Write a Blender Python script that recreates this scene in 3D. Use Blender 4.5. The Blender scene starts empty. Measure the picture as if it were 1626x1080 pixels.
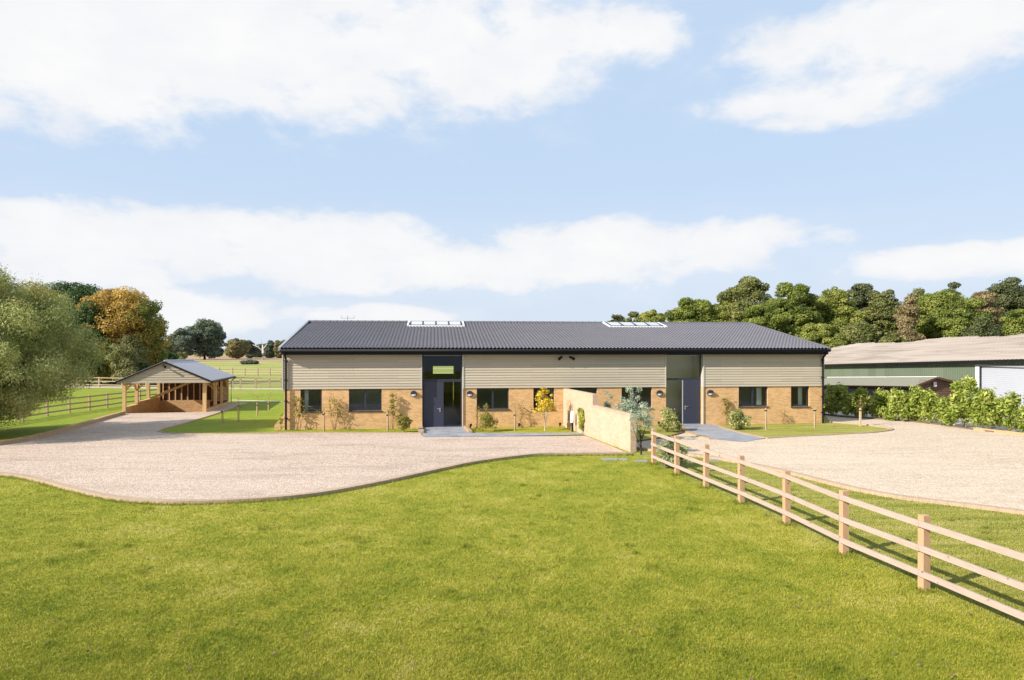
import bpy, math, random
import numpy as np
from mathutils import Vector, Matrix
from mathutils.geometry import tessellate_polygon

R = math.radians
F = 1084.0            # focal length in photo pixels (24 mm on 36 mm)
CX, HY, CAMH = 813.0, 556.0, 4.2
scene = bpy.context.scene
COL = scene.collection

# ------------------------------------------------------------------ camera
cd = bpy.data.cameras.new('camera')
cd.lens = 24.0; cd.sensor_width = 36.0
cd.shift_y = 16.0/1626.0
cd.clip_end = 5000; cd.clip_start = 0.1
cam = bpy.data.objects.new('camera', cd); COL.objects.link(cam)
cam.location = (0, 0, CAMH); cam.rotation_euler = (R(90), 0, 0)
scene.camera = cam

# ------------------------------------------------------------------ light
SUN_EL = 31.0
TOSUN = Vector((-0.878*math.cos(R(SUN_EL)), -0.479*math.cos(R(SUN_EL)), math.sin(R(SUN_EL))))
sd = bpy.data.lights.new('sun', 'SUN'); sd.energy = 4.0; sd.angle = R(0.6); sd.color = (1.0, 0.94, 0.85)
sun = bpy.data.objects.new('sun', sd); COL.objects.link(sun)
sun.rotation_euler = TOSUN.to_track_quat('Z', 'Y').to_euler()
scene.view_settings.view_transform = 'Standard'
scene.view_settings.look = 'None'
scene.view_settings.exposure = 1.0
scene.view_settings.gamma = 1.0

world = bpy.data.worlds.new('World'); scene.world = world; world.use_nodes = True

class NT:
    """small node-tree helper"""
    def __init__(s, tree):
        s.t = tree; tree.nodes.clear()
    def n(s, kind, _props=None, **inp):
        nd = s.t.nodes.new(kind)
        for k, v in (_props or {}).items(): setattr(nd, k, v)
        for k, v in inp.items():
            key = k.replace('_', ' ')
            if key.isdigit(): key = int(key)
            elif k.startswith('i') and k[1:].isdigit(): key = int(k[1:])
            sock = nd.inputs[key]
            if isinstance(v, bpy.types.NodeSocket): s.t.links.new(v, sock)
            else: sock.default_value = v
        return nd
    def link(s, a, b): s.t.links.new(a, b)
    def math(s, op, a, b=0.0, c=0.0, clamp=False):
        nd = s.t.nodes.new('ShaderNodeMath'); nd.operation = op; nd.use_clamp = clamp
        for i, v in enumerate((a, b, c)):
            if isinstance(v, bpy.types.NodeSocket): s.t.links.new(v, nd.inputs[i])
            else: nd.inputs[i].default_value = v
        return nd.outputs[0]
    def mix(s, fac, a, b, mode='MIX'):
        nd = s.t.nodes.new('ShaderNodeMix'); nd.data_type = 'RGBA'; nd.blend_type = mode
        for i, v in ((0, fac), (6, a), (7, b)):
            if isinstance(v, bpy.types.NodeSocket): s.t.links.new(v, nd.inputs[i])
            else: nd.inputs[i].default_value = (*v, 1) if i and len(v) == 3 else v
        return nd.outputs[2]
    def noise(s, vec, scale, detail=3, rough=0.55, dist=0.0):
        nd = s.n('ShaderNodeTexNoise', Scale=scale, Detail=detail, Roughness=rough, Distortion=dist)
        if vec is not None: s.link(vec, nd.inputs['Vector'])
        return nd.outputs['Fac']
    def ramp(s, fac, stops):
        nd = s.t.nodes.new('ShaderNodeValToRGB'); e = nd.color_ramp.elements
        while len(e) < len(stops): e.new(0.5)
        for i, (p, c) in enumerate(stops):
            e[i].position = p; e[i].color = (*c, 1) if len(c) == 3 else c
        s.link(fac, nd.inputs[0]); return nd.outputs[0]
    def smooth(s, v, a, b):
        nd = s.t.nodes.new('ShaderNodeMapRange'); nd.interpolation_type = 'SMOOTHSTEP'
        s.link(v, nd.inputs[0]); nd.inputs[1].default_value = a; nd.inputs[2].default_value = b
        return nd.outputs[0]

def build_world():
    k = NT(world.node_tree)
    sky = k.n('ShaderNodeTexSky', dict(sky_type='NISHITA', sun_disc=False, sun_elevation=R(SUN_EL),
              sun_rotation=math.atan2(TOSUN.x, TOSUN.y), air_density=1.0, dust_density=1.2, ozone_density=1.5, altitude=50))
    tc = k.n('ShaderNodeTexCoord')
    sep = k.n('ShaderNodeSeparateXYZ', Vector=tc.outputs['Generated'])
    x, y, z = sep.outputs
    az = k.math('ARCTAN2', x, y); el = k.math('ARCSINE', z)
    # cloud noise in azimuth / elevation space, stretched sideways
    vec = k.n('ShaderNodeCombineXYZ', X=k.math('MULTIPLY', az, 1.0), Y=k.math('MULTIPLY', el, 1.9)).outputs[0]
    n1 = k.noise(vec, 10.0, 10, 0.6, 0.15); n2 = k.noise(vec, 2.6, 3, 0.5)
    E = [(330, 45, 640, 125), (720, 65, 360, 85), (120, 110, 330, 95), (980, 60, 130, 45),
         (1480, 40, 380, 75), (1310, 150, 210, 48),
         (160, 385, 260, 78), (520, 390, 250, 64), (1010, 390, 300, 52), (740, 425, 420, 42),
         (1500, 412, 220, 30), (1660, 405, 160, 36), (280, 495, 180, 46), (600, 500, 160, 22), (60, 335, 90, 26),
         # clouds beyond the picture's edges
         (-700, 200, 420, 130), (2400, 200, 420, 130), (-2000, 420, 500, 80), (3600, 380, 500, 90)]
    m = None
    for px, py, rx, ry in E:
        a = math.atan((px-CX)/F); e = math.atan((HY-py)/F*math.cos(a))
        ra = rx/F*math.cos(a)**2; re = ry/F*math.cos(a)
        d1 = k.math('POWER', k.math('DIVIDE', k.math('SUBTRACT', az, a), ra), 2.0)
        de = k.math('DIVIDE', k.math('SUBTRACT', el, e), re)
        # cumulus: crisp billowing tops, bases that thin out
        d2 = k.math('POWER', k.math('MAXIMUM', k.math('MULTIPLY', de, 1.05), k.math('MULTIPLY', de, -0.85)), 2.0)
        v = k.math('SUBTRACT', 1.0, k.math('ADD', d1, d2))
        v = k.math('MAXIMUM', v, -3.0)
        m = v if m is None else k.math('SMOOTH_MAX', m, v, 0.35)
    nn = k.math('ADD', k.math('MULTIPLY', k.math('SUBTRACT', n1, 0.5), 2.6), k.math('MULTIPLY', k.math('SUBTRACT', n2, 0.5), 1.2))
    f = k.math('ADD', m, nn)
    mask = k.smooth(f, -0.22, 0.72)
    wisp = k.math('MULTIPLY', k.smooth(k.math('ADD', k.math('MULTIPLY', m, .35), nn), -0.4, 0.9), 0.30)
    # low haze of thin cloud towards the horizon
    hz = k.math('SUBTRACT', 1.0, k.smooth(el, -0.02, 0.30))
    thin = k.math('MULTIPLY', hz, 0.55)
    mask2 = k.math('MAXIMUM', mask, k.math('MAXIMUM', wisp, thin))
    # behind / overhead of camera: broken cloud
    shade = k.noise(vec, 11.0, 4, 0.55)
    ccol = k.ramp(k.math('ADD', k.math('MULTIPLY', shade, 0.7), k.math('MULTIPLY', m, 0.22)),
                  [(0.15, (0.82, 0.86, 0.93)), (0.42, (0.93, 0.945, 0.975)), (0.68, (1.0, 1.0, 1.0))])
    bg1 = k.n('ShaderNodeBackground', Color=k.mix(1.0, sky.outputs[0], (1.05, 1.0, 0.93), 'MULTIPLY'), Strength=0.115)
    bg2 = k.n('ShaderNodeBackground', Color=ccol, Strength=CLOUD)
    pale = k.n('ShaderNodeBackground', Color=(0.58, 0.735, 0.95, 1), Strength=CLOUD)
    m0 = k.n('ShaderNodeMixShader', i0=PALE, i1=bg1.outputs[0], i2=pale.outputs[0])
    ms = k.n('ShaderNodeMixShader', i0=mask2, i1=m0.outputs[0], i2=bg2.outputs[0])
    out = k.n('ShaderNodeOutputWorld'); k.link(ms.outputs[0], out.inputs[0])
CLOUD = 0.485; PALE = 0.93
build_world()

# ------------------------------------------------------------------ helpers
def at(px, py, z=0.0):
    Y = (CAMH-z)*F/(py-HY); return Vector(((px-CX)/F*Y, Y, z))
def hgt(py, Y): return CAMH-(py-HY)*Y/F
def atY(px, Y, z=0.0): return Vector(((px-CX)/F*Y, Y, z))

def tag(o, label=None, cat=None, group=None, kind=None):
    if label: o['label'] = label
    if cat: o['category'] = cat
    if group: o['group'] = group
    if kind: o['kind'] = kind
    return o
def empty(name, loc=(0, 0, 0), rz=0.0, label=None, cat=None, group=None):
    o = bpy.data.objects.new(name, None); COL.objects.link(o)
    o.location = loc; o.rotation_euler = (0, 0, rz); o.empty_display_size = 0.3
    return tag(o, label, cat, group)
def copy_tree(o, parent=None):
    c = o.copy(); COL.objects.link(c)
    if parent: c.parent = parent
    for ch in list(o.children): copy_tree(ch, c)
    return c

class MB:
    def __init__(s): s.v = []; s.f = []; s.uv = None
    def add(s, vs, fs):
        b = len(s.v); s.v += [tuple(p) for p in vs]; s.f += [tuple(i+b for i in f) for f in fs]; return s
    def box(s, x0, x1, y0, y1, z0, z1):
        return s.add([(x0,y0,z0),(x1,y0,z0),(x1,y1,z0),(x0,y1,z0),(x0,y0,z1),(x1,y0,z1),(x1,y1,z1),(x0,y1,z1)],
                     [(0,3,2,1),(4,5,6,7),(0,1,5,4),(1,2,6,5),(2,3,7,6),(3,0,4,7)])
    def poly(s, pts): return s.add(pts, [tuple(range(len(pts)))])
    def prism(s, pts, ext):
        n = len(pts); e = Vector(ext); q = [Vector(p)+e for p in pts]
        return s.add(list(pts)+q, [tuple(range(n))[::-1], tuple(range(n, 2*n))]+[(i, (i+1) % n, n+(i+1) % n, n+i) for i in range(n)])
    def bar(s, a, b, w, h, up=(0, 0, 1), taper=1.0):
        a = Vector(a); b = Vector(b); d = (b-a).normalized(); u = Vector(up)
        sx = d.cross(u)
        if sx.length < 1e-4: sx = d.cross(Vector((1, 0, 0)))
        sx.normalize(); uy = sx.cross(d).normalized()
        pa = [a+sx*(i*w/2)+uy*(j*h/2) for i, j in ((-1,-1),(1,-1),(1,1),(-1,1))]
        pb = [b+sx*(i*w/2*taper)+uy*(j*h/2*taper) for i, j in ((-1,-1),(1,-1),(1,1),(-1,1))]
        return s.add(pa+pb, [(0,3,2,1),(4,5,6,7),(0,1,5,4),(1,2,6,5),(2,3,7,6),(3,0,4,7)])
    def tube(s, pts, rad, sides=7, cap=True):
        pts = [Vector(p) for p in pts]; n = len(pts); vs = []
        if not hasattr(rad, '__len__'): rad = [rad]*n
        for i, p in enumerate(pts):
            d = (pts[min(i+1, n-1)]-pts[max(i-1, 0)]).normalized()
            a = d.cross(Vector((0, 0, 1)))
            if a.length < 0.05: a = d.cross(Vector((1, 0, 0)))
            a.normalize(); c = d.cross(a)
            for k in range(sides):
                t = 2*math.pi*k/sides; vs.append(p+(a*math.cos(t)+c*math.sin(t))*rad[i])
        fs = [(i*sides+k, i*sides+(k+1) % sides, (i+1)*sides+(k+1) % sides, (i+1)*sides+k) for i in range(n-1) for k in range(sides)]
        if cap: fs += [tuple(range(sides))[::-1], tuple(range((n-1)*sides, n*sides))]
        return s.add(vs, fs)
    def build(s, name, mat, parent=None, smooth=False, loc=None):
        me = bpy.data.meshes.new(name); me.from_pydata([tuple(p) for p in s.v], [], s.f); me.update()
        if mat: me.materials.append(mat)
        if smooth: me.polygons.foreach_set('use_smooth', [True]*len(me.polygons))
        o = bpy.data.objects.new(name, me); COL.objects.link(o)
        if parent: o.parent = parent
        if loc is not None: o.location = loc
        return o

def catmull(P, step=6):
    P = [Vector(p) for p in P]; out = []
    for i in range(len(P)-1):
        p0 = P[max(i-1, 0)]; p1 = P[i]; p2 = P[i+1]; p3 = P[min(i+2, len(P)-1)]
        for k in range(step):
            t = k/step
            out.append(0.5*((2*p1)+(p2-p0)*t+(2*p0-5*p1+4*p2-p3)*t*t+(3*p1-p0-3*p2+p3)*t**3))
    out.append(P[-1]); return out

# ------------------------------------------------------------------ materials
MATS = {}
def mat(name, fn):
    m = bpy.data.materials.new(name); m.use_nodes = True
    k = NT(m.node_tree); sh = fn(k)
    out = k.n('ShaderNodeOutputMaterial'); k.link(sh, out.inputs[0])
    MATS[name] = m; return m
def pr(k, color, rough=0.7, spec=0.3, metal=0.0, normal=None):
    nd = k.n('ShaderNodeBsdfPrincipled')
    for key, v in (('Base Color', color), ('Roughness', rough), ('Specular IOR Level', spec), ('Metallic', metal)):
        if isinstance(v, bpy.types.NodeSocket): k.link(v, nd.inputs[key])
        else: nd.inputs[key].default_value = (*v, 1) if key == 'Base Color' else v
    if normal is not None: k.link(normal, nd.inputs['Normal'])
    return nd.outputs[0]
def bump(k, h, strength=0.3, dist=0.02):
    return k.n('ShaderNodeBump', Height=h, Strength=strength, Distance=dist).outputs[0]
def objc(k): return k.n('ShaderNodeTexCoord').outputs['Object']
def pos(k): return k.n('ShaderNodeNewGeometry').outputs['Position']

def plain(name, c, rough=0.6, spec=0.3, metal=0.0, var=0.12, scale=6.0):
    def fn(k):
        n = k.noise(objc(k), scale, 4)
        a = tuple(v*(1-var) for v in c); b = tuple(min(1, v*(1+var)) for v in c)
        return pr(k, k.mix(n, a, b), rough, spec, metal, bump(k, k.noise(objc(k), scale*12, 2), 0.08, 0.01))
    return mat(name, fn)

def m_brick(k, c1=(0.63, 0.375, 0.165), c2=(0.42, 0.225, 0.09), mortar=(0.56, 0.40, 0.24), uv=False, bw=0.225, rh=0.075):
    if uv: vec = k.n('ShaderNodeUVMap').outputs[0]
    else:
        s = k.n('ShaderNodeSeparateXYZ', Vector=objc(k)).outputs
        vec = k.n('ShaderNodeCombineXYZ', X=k.math('ADD', s[0], s[1]), Y=s[2]).outputs[0]
    b = k.n('ShaderNodeTexBrick', dict(offset=0.5), Vector=vec, Color1=(*c1, 1), Color2=(*c2, 1), Mortar=(*mortar, 1), Scale=1.0)
    b.inputs['Mortar Size'].default_value = 0.008; b.inputs['Mortar Smooth'].default_value = 0.3
    b.inputs['Brick Width'].default_value = bw; b.inputs['Row Height'].default_value = rh; b.inputs['Bias'].default_value = -0.2
    p = objc(k)
    n = k.noise(p, 1.3, 4); n2 = k.noise(p, 9.0, 3)
    col = k.mix(k.math('MULTIPLY', k.smooth(n, 0.35, 0.7), 0.35), b.outputs[0], (c1[0]*1.15, c1[1]*1.2, c1[2]*1.3))
    col = k.mix(k.math('MULTIPLY', k.smooth(n2, 0.5, 0.75), 0.25), col, tuple(v*0.62 for v in c2))
    h = k.math('ADD', k.math('MULTIPLY', b.outputs[1], -1.0), k.math('MULTIPLY', n2, 0.4))
    return pr(k, col, 0.85, 0.2, 0, bump(k, h, 0.5, 0.008))
mat('house_brick', m_brick)
mat('pale_brick', lambda k: m_brick(k, (0.50, 0.365, 0.25), (0.41, 0.29, 0.185), (0.48, 0.38, 0.285)))
mat('edging_brick', lambda k: m_brick(k, (0.42, 0.30, 0.20), (0.32, 0.225, 0.15), (0.42, 0.34, 0.25), uv=True, bw=0.075, rh=0.30))
mat('sleeper', lambda k: pr(k, k.mix(k.noise(objc(k), 5.0, 5), (0.34, 0.22, 0.11), (0.47, 0.34, 0.19)), 0.8, 0.2, 0, bump(k, k.noise(objc(k), 30, 3), .3)))

def lawn_color(k, p):
    n1 = k.noise(p, 0.20, 5, 0.6, 0.6); n2 = k.noise(p, 1.1, 6, 0.7, 0.5); n3 = k.noise(p, 7.0, 5, 0.7)
    v = k.math('ADD', k.math('MULTIPLY', n1, 0.32), k.math('ADD', k.math('MULTIPLY', n2, 0.40), k.math('MULTIPLY', n3, 0.28)))
    c = k.ramp(v, [(0.36, (0.122, 0.168, 0.014)), (0.45, (0.226, 0.246, 0.024)), (0.54, (0.330, 0.312, 0.042)), (0.65, (0.45, 0.40, 0.13))])
    # dry thatch flecks
    fl = k.smooth(k.noise(p, 2.2, 6, 0.75), 0.62, 0.74)
    c = k.mix(k.math('MULTIPLY', fl, 0.35), c, (0.46, 0.38, 0.15))
    # the strip of mown turf right of the paddock fence is older, olive and stripy
    s = k.n('ShaderNodeSeparateXYZ', Vector=p).outputs
    side = k.smooth(k.math('ADD', s[0], k.math('MULTIPLY', k.math('SUBTRACT', s[1], 12.0), 0.156)), 7.15, 7.6)
    nearer = k.math('SUBTRACT', 1.0, k.smooth(s[1], 44.0, 50.0))
    lane = k.noise(k.n('ShaderNodeMapping', Vector=p, Scale=(0.35, 2.2, 1)).outputs[0], 1.0, 4, 0.6)
    olive = k.ramp(lane, [(0.35, (0.20, 0.215, 0.035)), (0.5, (0.30, 0.285, 0.065)), (0.68, (0.42, 0.36, 0.13))])
    c = k.mix(k.math('MULTIPLY', k.math('MULTIPLY', side, nearer), 0.8), c, olive)
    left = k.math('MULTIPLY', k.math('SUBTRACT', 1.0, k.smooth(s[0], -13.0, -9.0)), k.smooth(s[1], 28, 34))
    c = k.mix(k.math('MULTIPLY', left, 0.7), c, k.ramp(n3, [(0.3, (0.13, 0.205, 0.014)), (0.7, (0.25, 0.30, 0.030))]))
    return c
def m_lawn(k):
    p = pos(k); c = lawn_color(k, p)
    s = k.n('ShaderNodeSeparateXYZ', Vector=p).outputs
    # rough pasture beyond the paddock rails
    past = k.ramp(k.noise(k.n('ShaderNodeMapping', Vector=p, Scale=(0.25, 1, 1)).outputs[0], 0.10, 6, 0.65),
                  [(0.36, (0.18, 0.215, 0.04)), (0.5, (0.29, 0.30, 0.075)), (0.64, (0.46, 0.40, 0.18))])
    c = k.mix(k.smooth(k.math('ADD', s[1], k.math('MULTIPLY', k.noise(p, .06, 3), 20.0)), 70.0, 100.0), c, past)
    h = k.math('ADD', k.noise(p, 26.0, 5, 0.7), k.math('MULTIPLY', k.noise(p, 3.0, 4, 0.6), 1.2))
    return pr(k, c, 0.85, 0.12, 0, bump(k, h, 0.75, 0.05))
mat('lawn', m_lawn)
def m_blade(k):
    c = lawn_color(k, pos(k))
    t = k.n('ShaderNodeAttribute', dict(attribute_name='tint')).outputs['Fac']
    c = k.mix(t, k.mix(1.0, c, (0.80, 0.90, 0.8), 'MULTIPLY'), k.mix(1.0, c, (1.4, 1.3, 1.3), 'MULTIPLY'))
    d = pr(k, c, 0.6, 0.25)
    tr = k.n('ShaderNodeBsdfTranslucent', Color=c).outputs[0]
    return k.n('ShaderNodeMixShader', i0=0.3, i1=d, i2=tr).outputs[0]
mat('grass_blade', m_blade)

def gravel(name, a, b, c, big):
    def fn(k):
        p = pos(k)
        vo = k.n('ShaderNodeTexVoronoi', Vector=p, Scale=26.0); vo2 = k.n('ShaderNodeTexVoronoi', Vector=p, Scale=14.0)
        cell = k.n('ShaderNodeSeparateXYZ', Vector=vo.outputs['Color']).outputs[0]
        cell2 = k.n('ShaderNodeSeparateXYZ', Vector=vo2.outputs['Color']).outputs[0]
        v = k.math('ADD', k.math('MULTIPLY', cell, 0.5), k.math('MULTIPLY', cell2, 0.5))
        col = k.ramp(v, [(0.1, a), (0.5, b), (0.9, c)])
        tr = k.noise(k.n('ShaderNodeMapping', Vector=p, Scale=(0.22, 1.0, 1)).outputs[0], 1.1, 6, 0.7, 0.8)
        col = k.mix(k.math('MULTIPLY', k.smooth(tr, 0.45, 0.72), big), col, tuple(x*0.66 for x in a))
        sp_ = k.n('ShaderNodeSeparateXYZ', Vector=p).outputs
        warp = k.math('ADD', sp_[1], k.math('MULTIPLY', k.noise(p, 0.07, 2), 9.0))
        rut = k.smooth(k.math('SINE', k.math('MULTIPLY', warp, 3.4)), 0.72, 0.98)
        rut = k.math('MULTIPLY', rut, k.smooth(k.noise(p, 0.35, 4, 0.6), 0.42, 0.62))
        col = k.mix(k.math('MULTIPLY', rut, 0.28), col, tuple(x*0.72 for x in b))
        pt = k.noise(p, 0.12, 4, 0.6)
        col = k.mix(k.math('MULTIPLY', k.smooth(pt, 0.4, 0.65), 0.25), col, c)
        h = k.math('ADD', k.math('MULTIPLY', vo.outputs['Distance'], -0.5), k.math('ADD', k.math('MULTIPLY', vo2.outputs['Distance'], -0.35), k.math('MULTIPLY', tr, 1.4)))
        return pr(k, col, 0.9, 0.15, 0, bump(k, h, 0.7, 0.035))
    return mat(name, fn)
gravel('drive_gravel', (0.33, 0.245, 0.185), (0.49, 0.375, 0.295), (0.62, 0.495, 0.40), 0.45)  # compacted pinkish gravel, its tone also darkened for soft tree shade
gravel('court_gravel', (0.42, 0.32, 0.225), (0.55, 0.435, 0.32), (0.66, 0.54, 0.415), 0.3)
gravel('yard_gravel', (0.50, 0.41, 0.32), (0.60, 0.51, 0.41), (0.68, 0.59, 0.49), 0.2)
gravel('track_gravel', (0.45, 0.38, 0.28), (0.58, 0.50, 0.40), (0.66, 0.58, 0.48), 0.2)
def m_slate(k):
    s = k.n('ShaderNodeTexBrick', dict(offset=0.5), Vector=pos(k), Color1=(0.22, 0.23, 0.26, 1), Color2=(0.29, 0.30, 0.33, 1), Mortar=(0.13, 0.13, 0.14, 1), Scale=1.0)
    s.inputs['Brick Width'].default_value = 0.9; s.inputs['Row Height'].default_value = 0.6; s.inputs['Mortar Size'].default_value = 0.01
    n = k.noise(pos(k), 1.2, 6, 0.65)
    col = k.mix(k.smooth(n, 0.4, 0.7), s.outputs[0], (0.36, 0.36, 0.38))
    return pr(k, col, 0.55, 0.4, 0, bump(k, k.noise(pos(k), 30, 3), 0.15))
mat('slate_paving', m_slate)
mat('stubble', lambda k: pr(k, k.ramp(k.noise(k.n('ShaderNodeMapping', Vector=pos(k), Scale=(0.15, 1, 1)).outputs[0], 0.05, 6, 0.7),
    [(0.35, (0.24, 0.20, 0.09)), (0.5, (0.36, 0.24, 0.15)), (0.65, (0.44, 0.30, 0.20))]), 0.9, 0.1))

def m_wood(c1, c2, sx=(1, 1, 9)):
    def fn(k):
        mp = k.n('ShaderNodeMapping', Vector=objc(k), Scale=sx).outputs[0]
        n = k.noise(mp, 4.0, 5, 0.6, 0.3); kn = k.noise(objc(k), 6.0, 2, 0.5)
        col = k.mix(n, c1, c2)
        col = k.mix(k.math('MULTIPLY', k.smooth(kn, 0.68, 0.73), 0.7), col, tuple(v*0.4 for v in c1))
        return pr(k, col, 0.75, 0.25, 0, bump(k, n, 0.25, 0.01))
    return fn
mat('rail_wood', m_wood((0.28, 0.20, 0.155), (0.54, 0.43, 0.355), (1.2, 0.9, 16)))
mat('post_wood', m_wood((0.40, 0.23, 0.12), (0.56, 0.35, 0.21), (6, 6, 1)))
mat('old_rail_wood', m_wood((0.30, 0.22, 0.14), (0.44, 0.34, 0.22)))
mat('oak_frame', m_wood((0.52, 0.32, 0.14), (0.72, 0.49, 0.26), (4, 4, 1)))
mat('dark_board', m_wood((0.055, 0.022, 0.012), (0.11, 0.05, 0.028), (7, 1, 1)))
mat('shed_board', m_wood((0.085, 0.050, 0.038), (0.15, 0.092, 0.07), (1, 1, 6)))
mat('log_wood', m_wood((0.30, 0.16, 0.07), (0.62, 0.44, 0.26), (3, 3, 3)))
def m_clad(k):
    p = objc(k); n = k.noise(k.n('ShaderNodeMapping', Vector=p, Scale=(0.4, 1, 6)).outputs[0], 3.0, 5, 0.6)
    n2 = k.noise(p, 0.35, 3)
    col = k.mix(n, (0.40, 0.345, 0.26), (0.48, 0.42, 0.325))
    col = k.mix(k.math('MULTIPLY', n2, 0.4), col, (0.42, 0.365, 0.28))
    s = k.n('ShaderNodeSeparateXYZ', Vector=p).outputs
    bt = k.n('ShaderNodeTexBrick', dict(offset=0.37), Vector=k.n('ShaderNodeCombineXYZ', X=k.math('ADD', s[0], s[1]), Y=k.math('SUBTRACT', s[2], 2.14)).outputs[0], Color1=(.93, .93, .93, 1), Color2=(1.07, 1.06, 1.05, 1), Mortar=(.55, .52, .48, 1), Scale=1.0)
    bt.inputs['Brick Width'].default_value = 3.6; bt.inputs['Row Height'].default_value = (3.97-2.14)/13; bt.inputs['Mortar Size'].default_value = 0.004
    col = k.mix(1.0, col, bt.outputs[0], 'MULTIPLY')
    return pr(k, col, 0.65, 0.3, 0, bump(k, n, 0.1, 0.005))
mat('cladding_board', m_clad)
plain('clad_trim', (0.46, 0.43, 0.37), 0.6)
def m_tile(k):
    p = objc(k); n = k.noise(p, 0.5, 4, 0.6); n2 = k.noise(p, 14, 3)
    col = k.mix(n, (0.115, 0.106, 0.118), (0.165, 0.152, 0.168))
    col = k.mix(k.math('MULTIPLY', n2, 0.5), col, (0.12, 0.112, 0.124))
    return pr(k, col, 0.45, 0.5, 0, bump(k, n2, 0.1, 0.004))
mat('roof_tile', m_tile)
plain('black_metal', (0.008, 0.008, 0.010), 0.6, 0.2)
plain('anthracite', (0.022, 0.025, 0.042), 0.45, 0.4, var=0.06)
plain('door_paint', (0.030, 0.033, 0.055), 0.4, 0.45, var=0.05)
plain('steel', (0.62, 0.62, 0.62), 0.3, 0.5, 1.0)
plain('white_frame', (0.80, 0.80, 0.78), 0.35, 0.5, var=0.03)
plain('lead', (0.30, 0.30, 0.33), 0.4, 0.5)
plain('interior_wall', (0.72, 0.74, 0.70), 0.85)
plain('interior_olive', (0.74, 0.64, 0.46), 0.85)
plain('interior_dark', (0.10, 0.10, 0.10), 0.85)
plain('interior_floor', (0.16, 0.11, 0.08), 0.4)
plain('curtain', (0.75, 0.77, 0.76), 0.8)
plain('lamp_glass', (0.85, 0.87, 0.9), 0.25, 0.5, var=0.02)
plain('white_plastic', (0.85, 0.85, 0.85), 0.4, var=0.02)
plain('garage_slate', (0.38, 0.365, 0.39), 0.5, 0.4, scale=2.0)
plain('bark', (0.13, 0.10, 0.07), 0.9, 0.1, var=0.4, scale=8)
plain('dark_bark', (0.05, 0.04, 0.03), 0.9, 0.1, var=0.4, scale=8)
plain('pale_bark', (0.55, 0.50, 0.44), 0.85, 0.1, var=0.25, scale=4)
plain('stem', (0.26, 0.15, 0.08), 0.8, 0.1)
plain('stake', (0.50, 0.37, 0.24), 0.8, 0.1, var=0.2)
plain('slab_stone', (0.27, 0.26, 0.24), 0.8, var=.15)
plain('soil', (0.16, 0.10, 0.07), 0.95, 0.1, var=0.3)
plain('green_paint', (0.02, 0.22, 0.08), 0.4)
def m_glass(k):
    fr = k.n('ShaderNodeFresnel', IOR=1.5).outputs[0]
    g = k.n('ShaderNodeBsdfGlossy', Color=(0.9, 0.95, 1, 1), Roughness=0.0).outputs[0]
    t = k.n('ShaderNodeBsdfTransparent', Color=(0.80, 0.86, 0.82, 1)).outputs[0]
    return k.n('ShaderNodeMixShader', i0=k.math('MULTIPLY', fr, 0.8), i1=t, i2=g).outputs[0]
mat('window_glass', m_glass)
plain('skylight_glass', (0.74, 0.76, 0.78), 0.06, 1.0, 0.6, var=0.03)  # pale base colour stands in for part of the sky's reflection
def m_barnroof(k):
    p = objc(k); st = k.noise(k.n('ShaderNodeMapping', Vector=p, Scale=(0.09, 0.5, 1)).outputs[0], 1.5, 5, 0.65, 1.0)
    col = k.ramp(st, [(0.35, (0.22, 0.18, 0.14)), (0.52, (0.36, 0.30, 0.25)), (0.7, (0.42, 0.36, 0.31))])
    col = k.mix(k.math('MULTIPLY', k.noise(p, 20, 3), 0.35), col, (0.34, 0.27, 0.21))
    return pr(k, col, 0.85, 0.2, 0, bump(k, st, 0.2, 0.02))
mat('fibre_cement', m_barnroof)
def m_greenmetal(k):
    p = objc(k); s = k.n('ShaderNodeSeparateXYZ', Vector=p).outputs
    sheet = k.n('ShaderNodeTexWhiteNoise', dict(noise_dimensions='1D'), W=k.math('FLOOR', s[0])).outputs[0]
    col = k.mix(sheet, (0.085, 0.108, 0.066), (0.118, 0.142, 0.090))
    return pr(k, k.mix(k.math('MULTIPLY', k.noise(p, 1.0, 4), .4), col, (0.15, 0.18, 0.13)), 0.5, 0.4)
mat('green_sheet', m_greenmetal)
def m_roller(k):
    p = objc(k); z = k.n('ShaderNodeSeparateXYZ', Vector=p).outputs[2]
    return pr(k, k.mix(k.noise(p, 0.8, 3), (0.33, 0.345, 0.385), (0.37, 0.385, 0.42)), 0.4, 0.4)
mat('roller_door', m_roller)
plain('shed_roof_sheet', (0.21, 0.20, 0.15), 0.7, 0.2, var=0.1)

def leafmat(name, dark, mid, light, trans=0.3, accent=None, nscale=0.5):
    def fn(k):
        t = k.n('ShaderNodeAttribute', dict(attribute_name='tint')).outputs['Fac']
        n = k.noise(objc(k), nscale, 3, 0.6)
        v = k.math('ADD', k.math('MULTIPLY', t, 0.5), k.math('MULTIPLY', n, 0.5))
        c = k.ramp(v, [(0.25, dark), (0.5, mid), (0.78, light)])
        if accent:
            n2 = k.noise(objc(k), accent[1], 3, 0.6)
            c = k.mix(k.smooth(k.math('ADD', n2, k.math('MULTIPLY', t, 0.12)), accent[2], accent[2]+0.1), c, accent[0])
        d = pr(k, c, 0.55, 0.25)
        tr = k.n('ShaderNodeBsdfTranslucent', Color=k.mix(1.0, c, (1.2, 1.3, 0.7), 'MULTIPLY')).outputs[0]
        return k.n('ShaderNodeMixShader', i0=trans, i1=d, i2=tr).outputs[0]
    return mat(name, fn)
leafmat('leaf_willow', (0.15, 0.175, 0.055), (0.32, 0.345, 0.125), (0.64, 0.62, 0.31), accent=((0.38, 0.32, 0.12), 0.35, 0.6))
leafmat('leaf_dark', (0.029, 0.061, 0.019), (0.056, 0.104, 0.029), (0.112, 0.160, 0.048))
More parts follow.
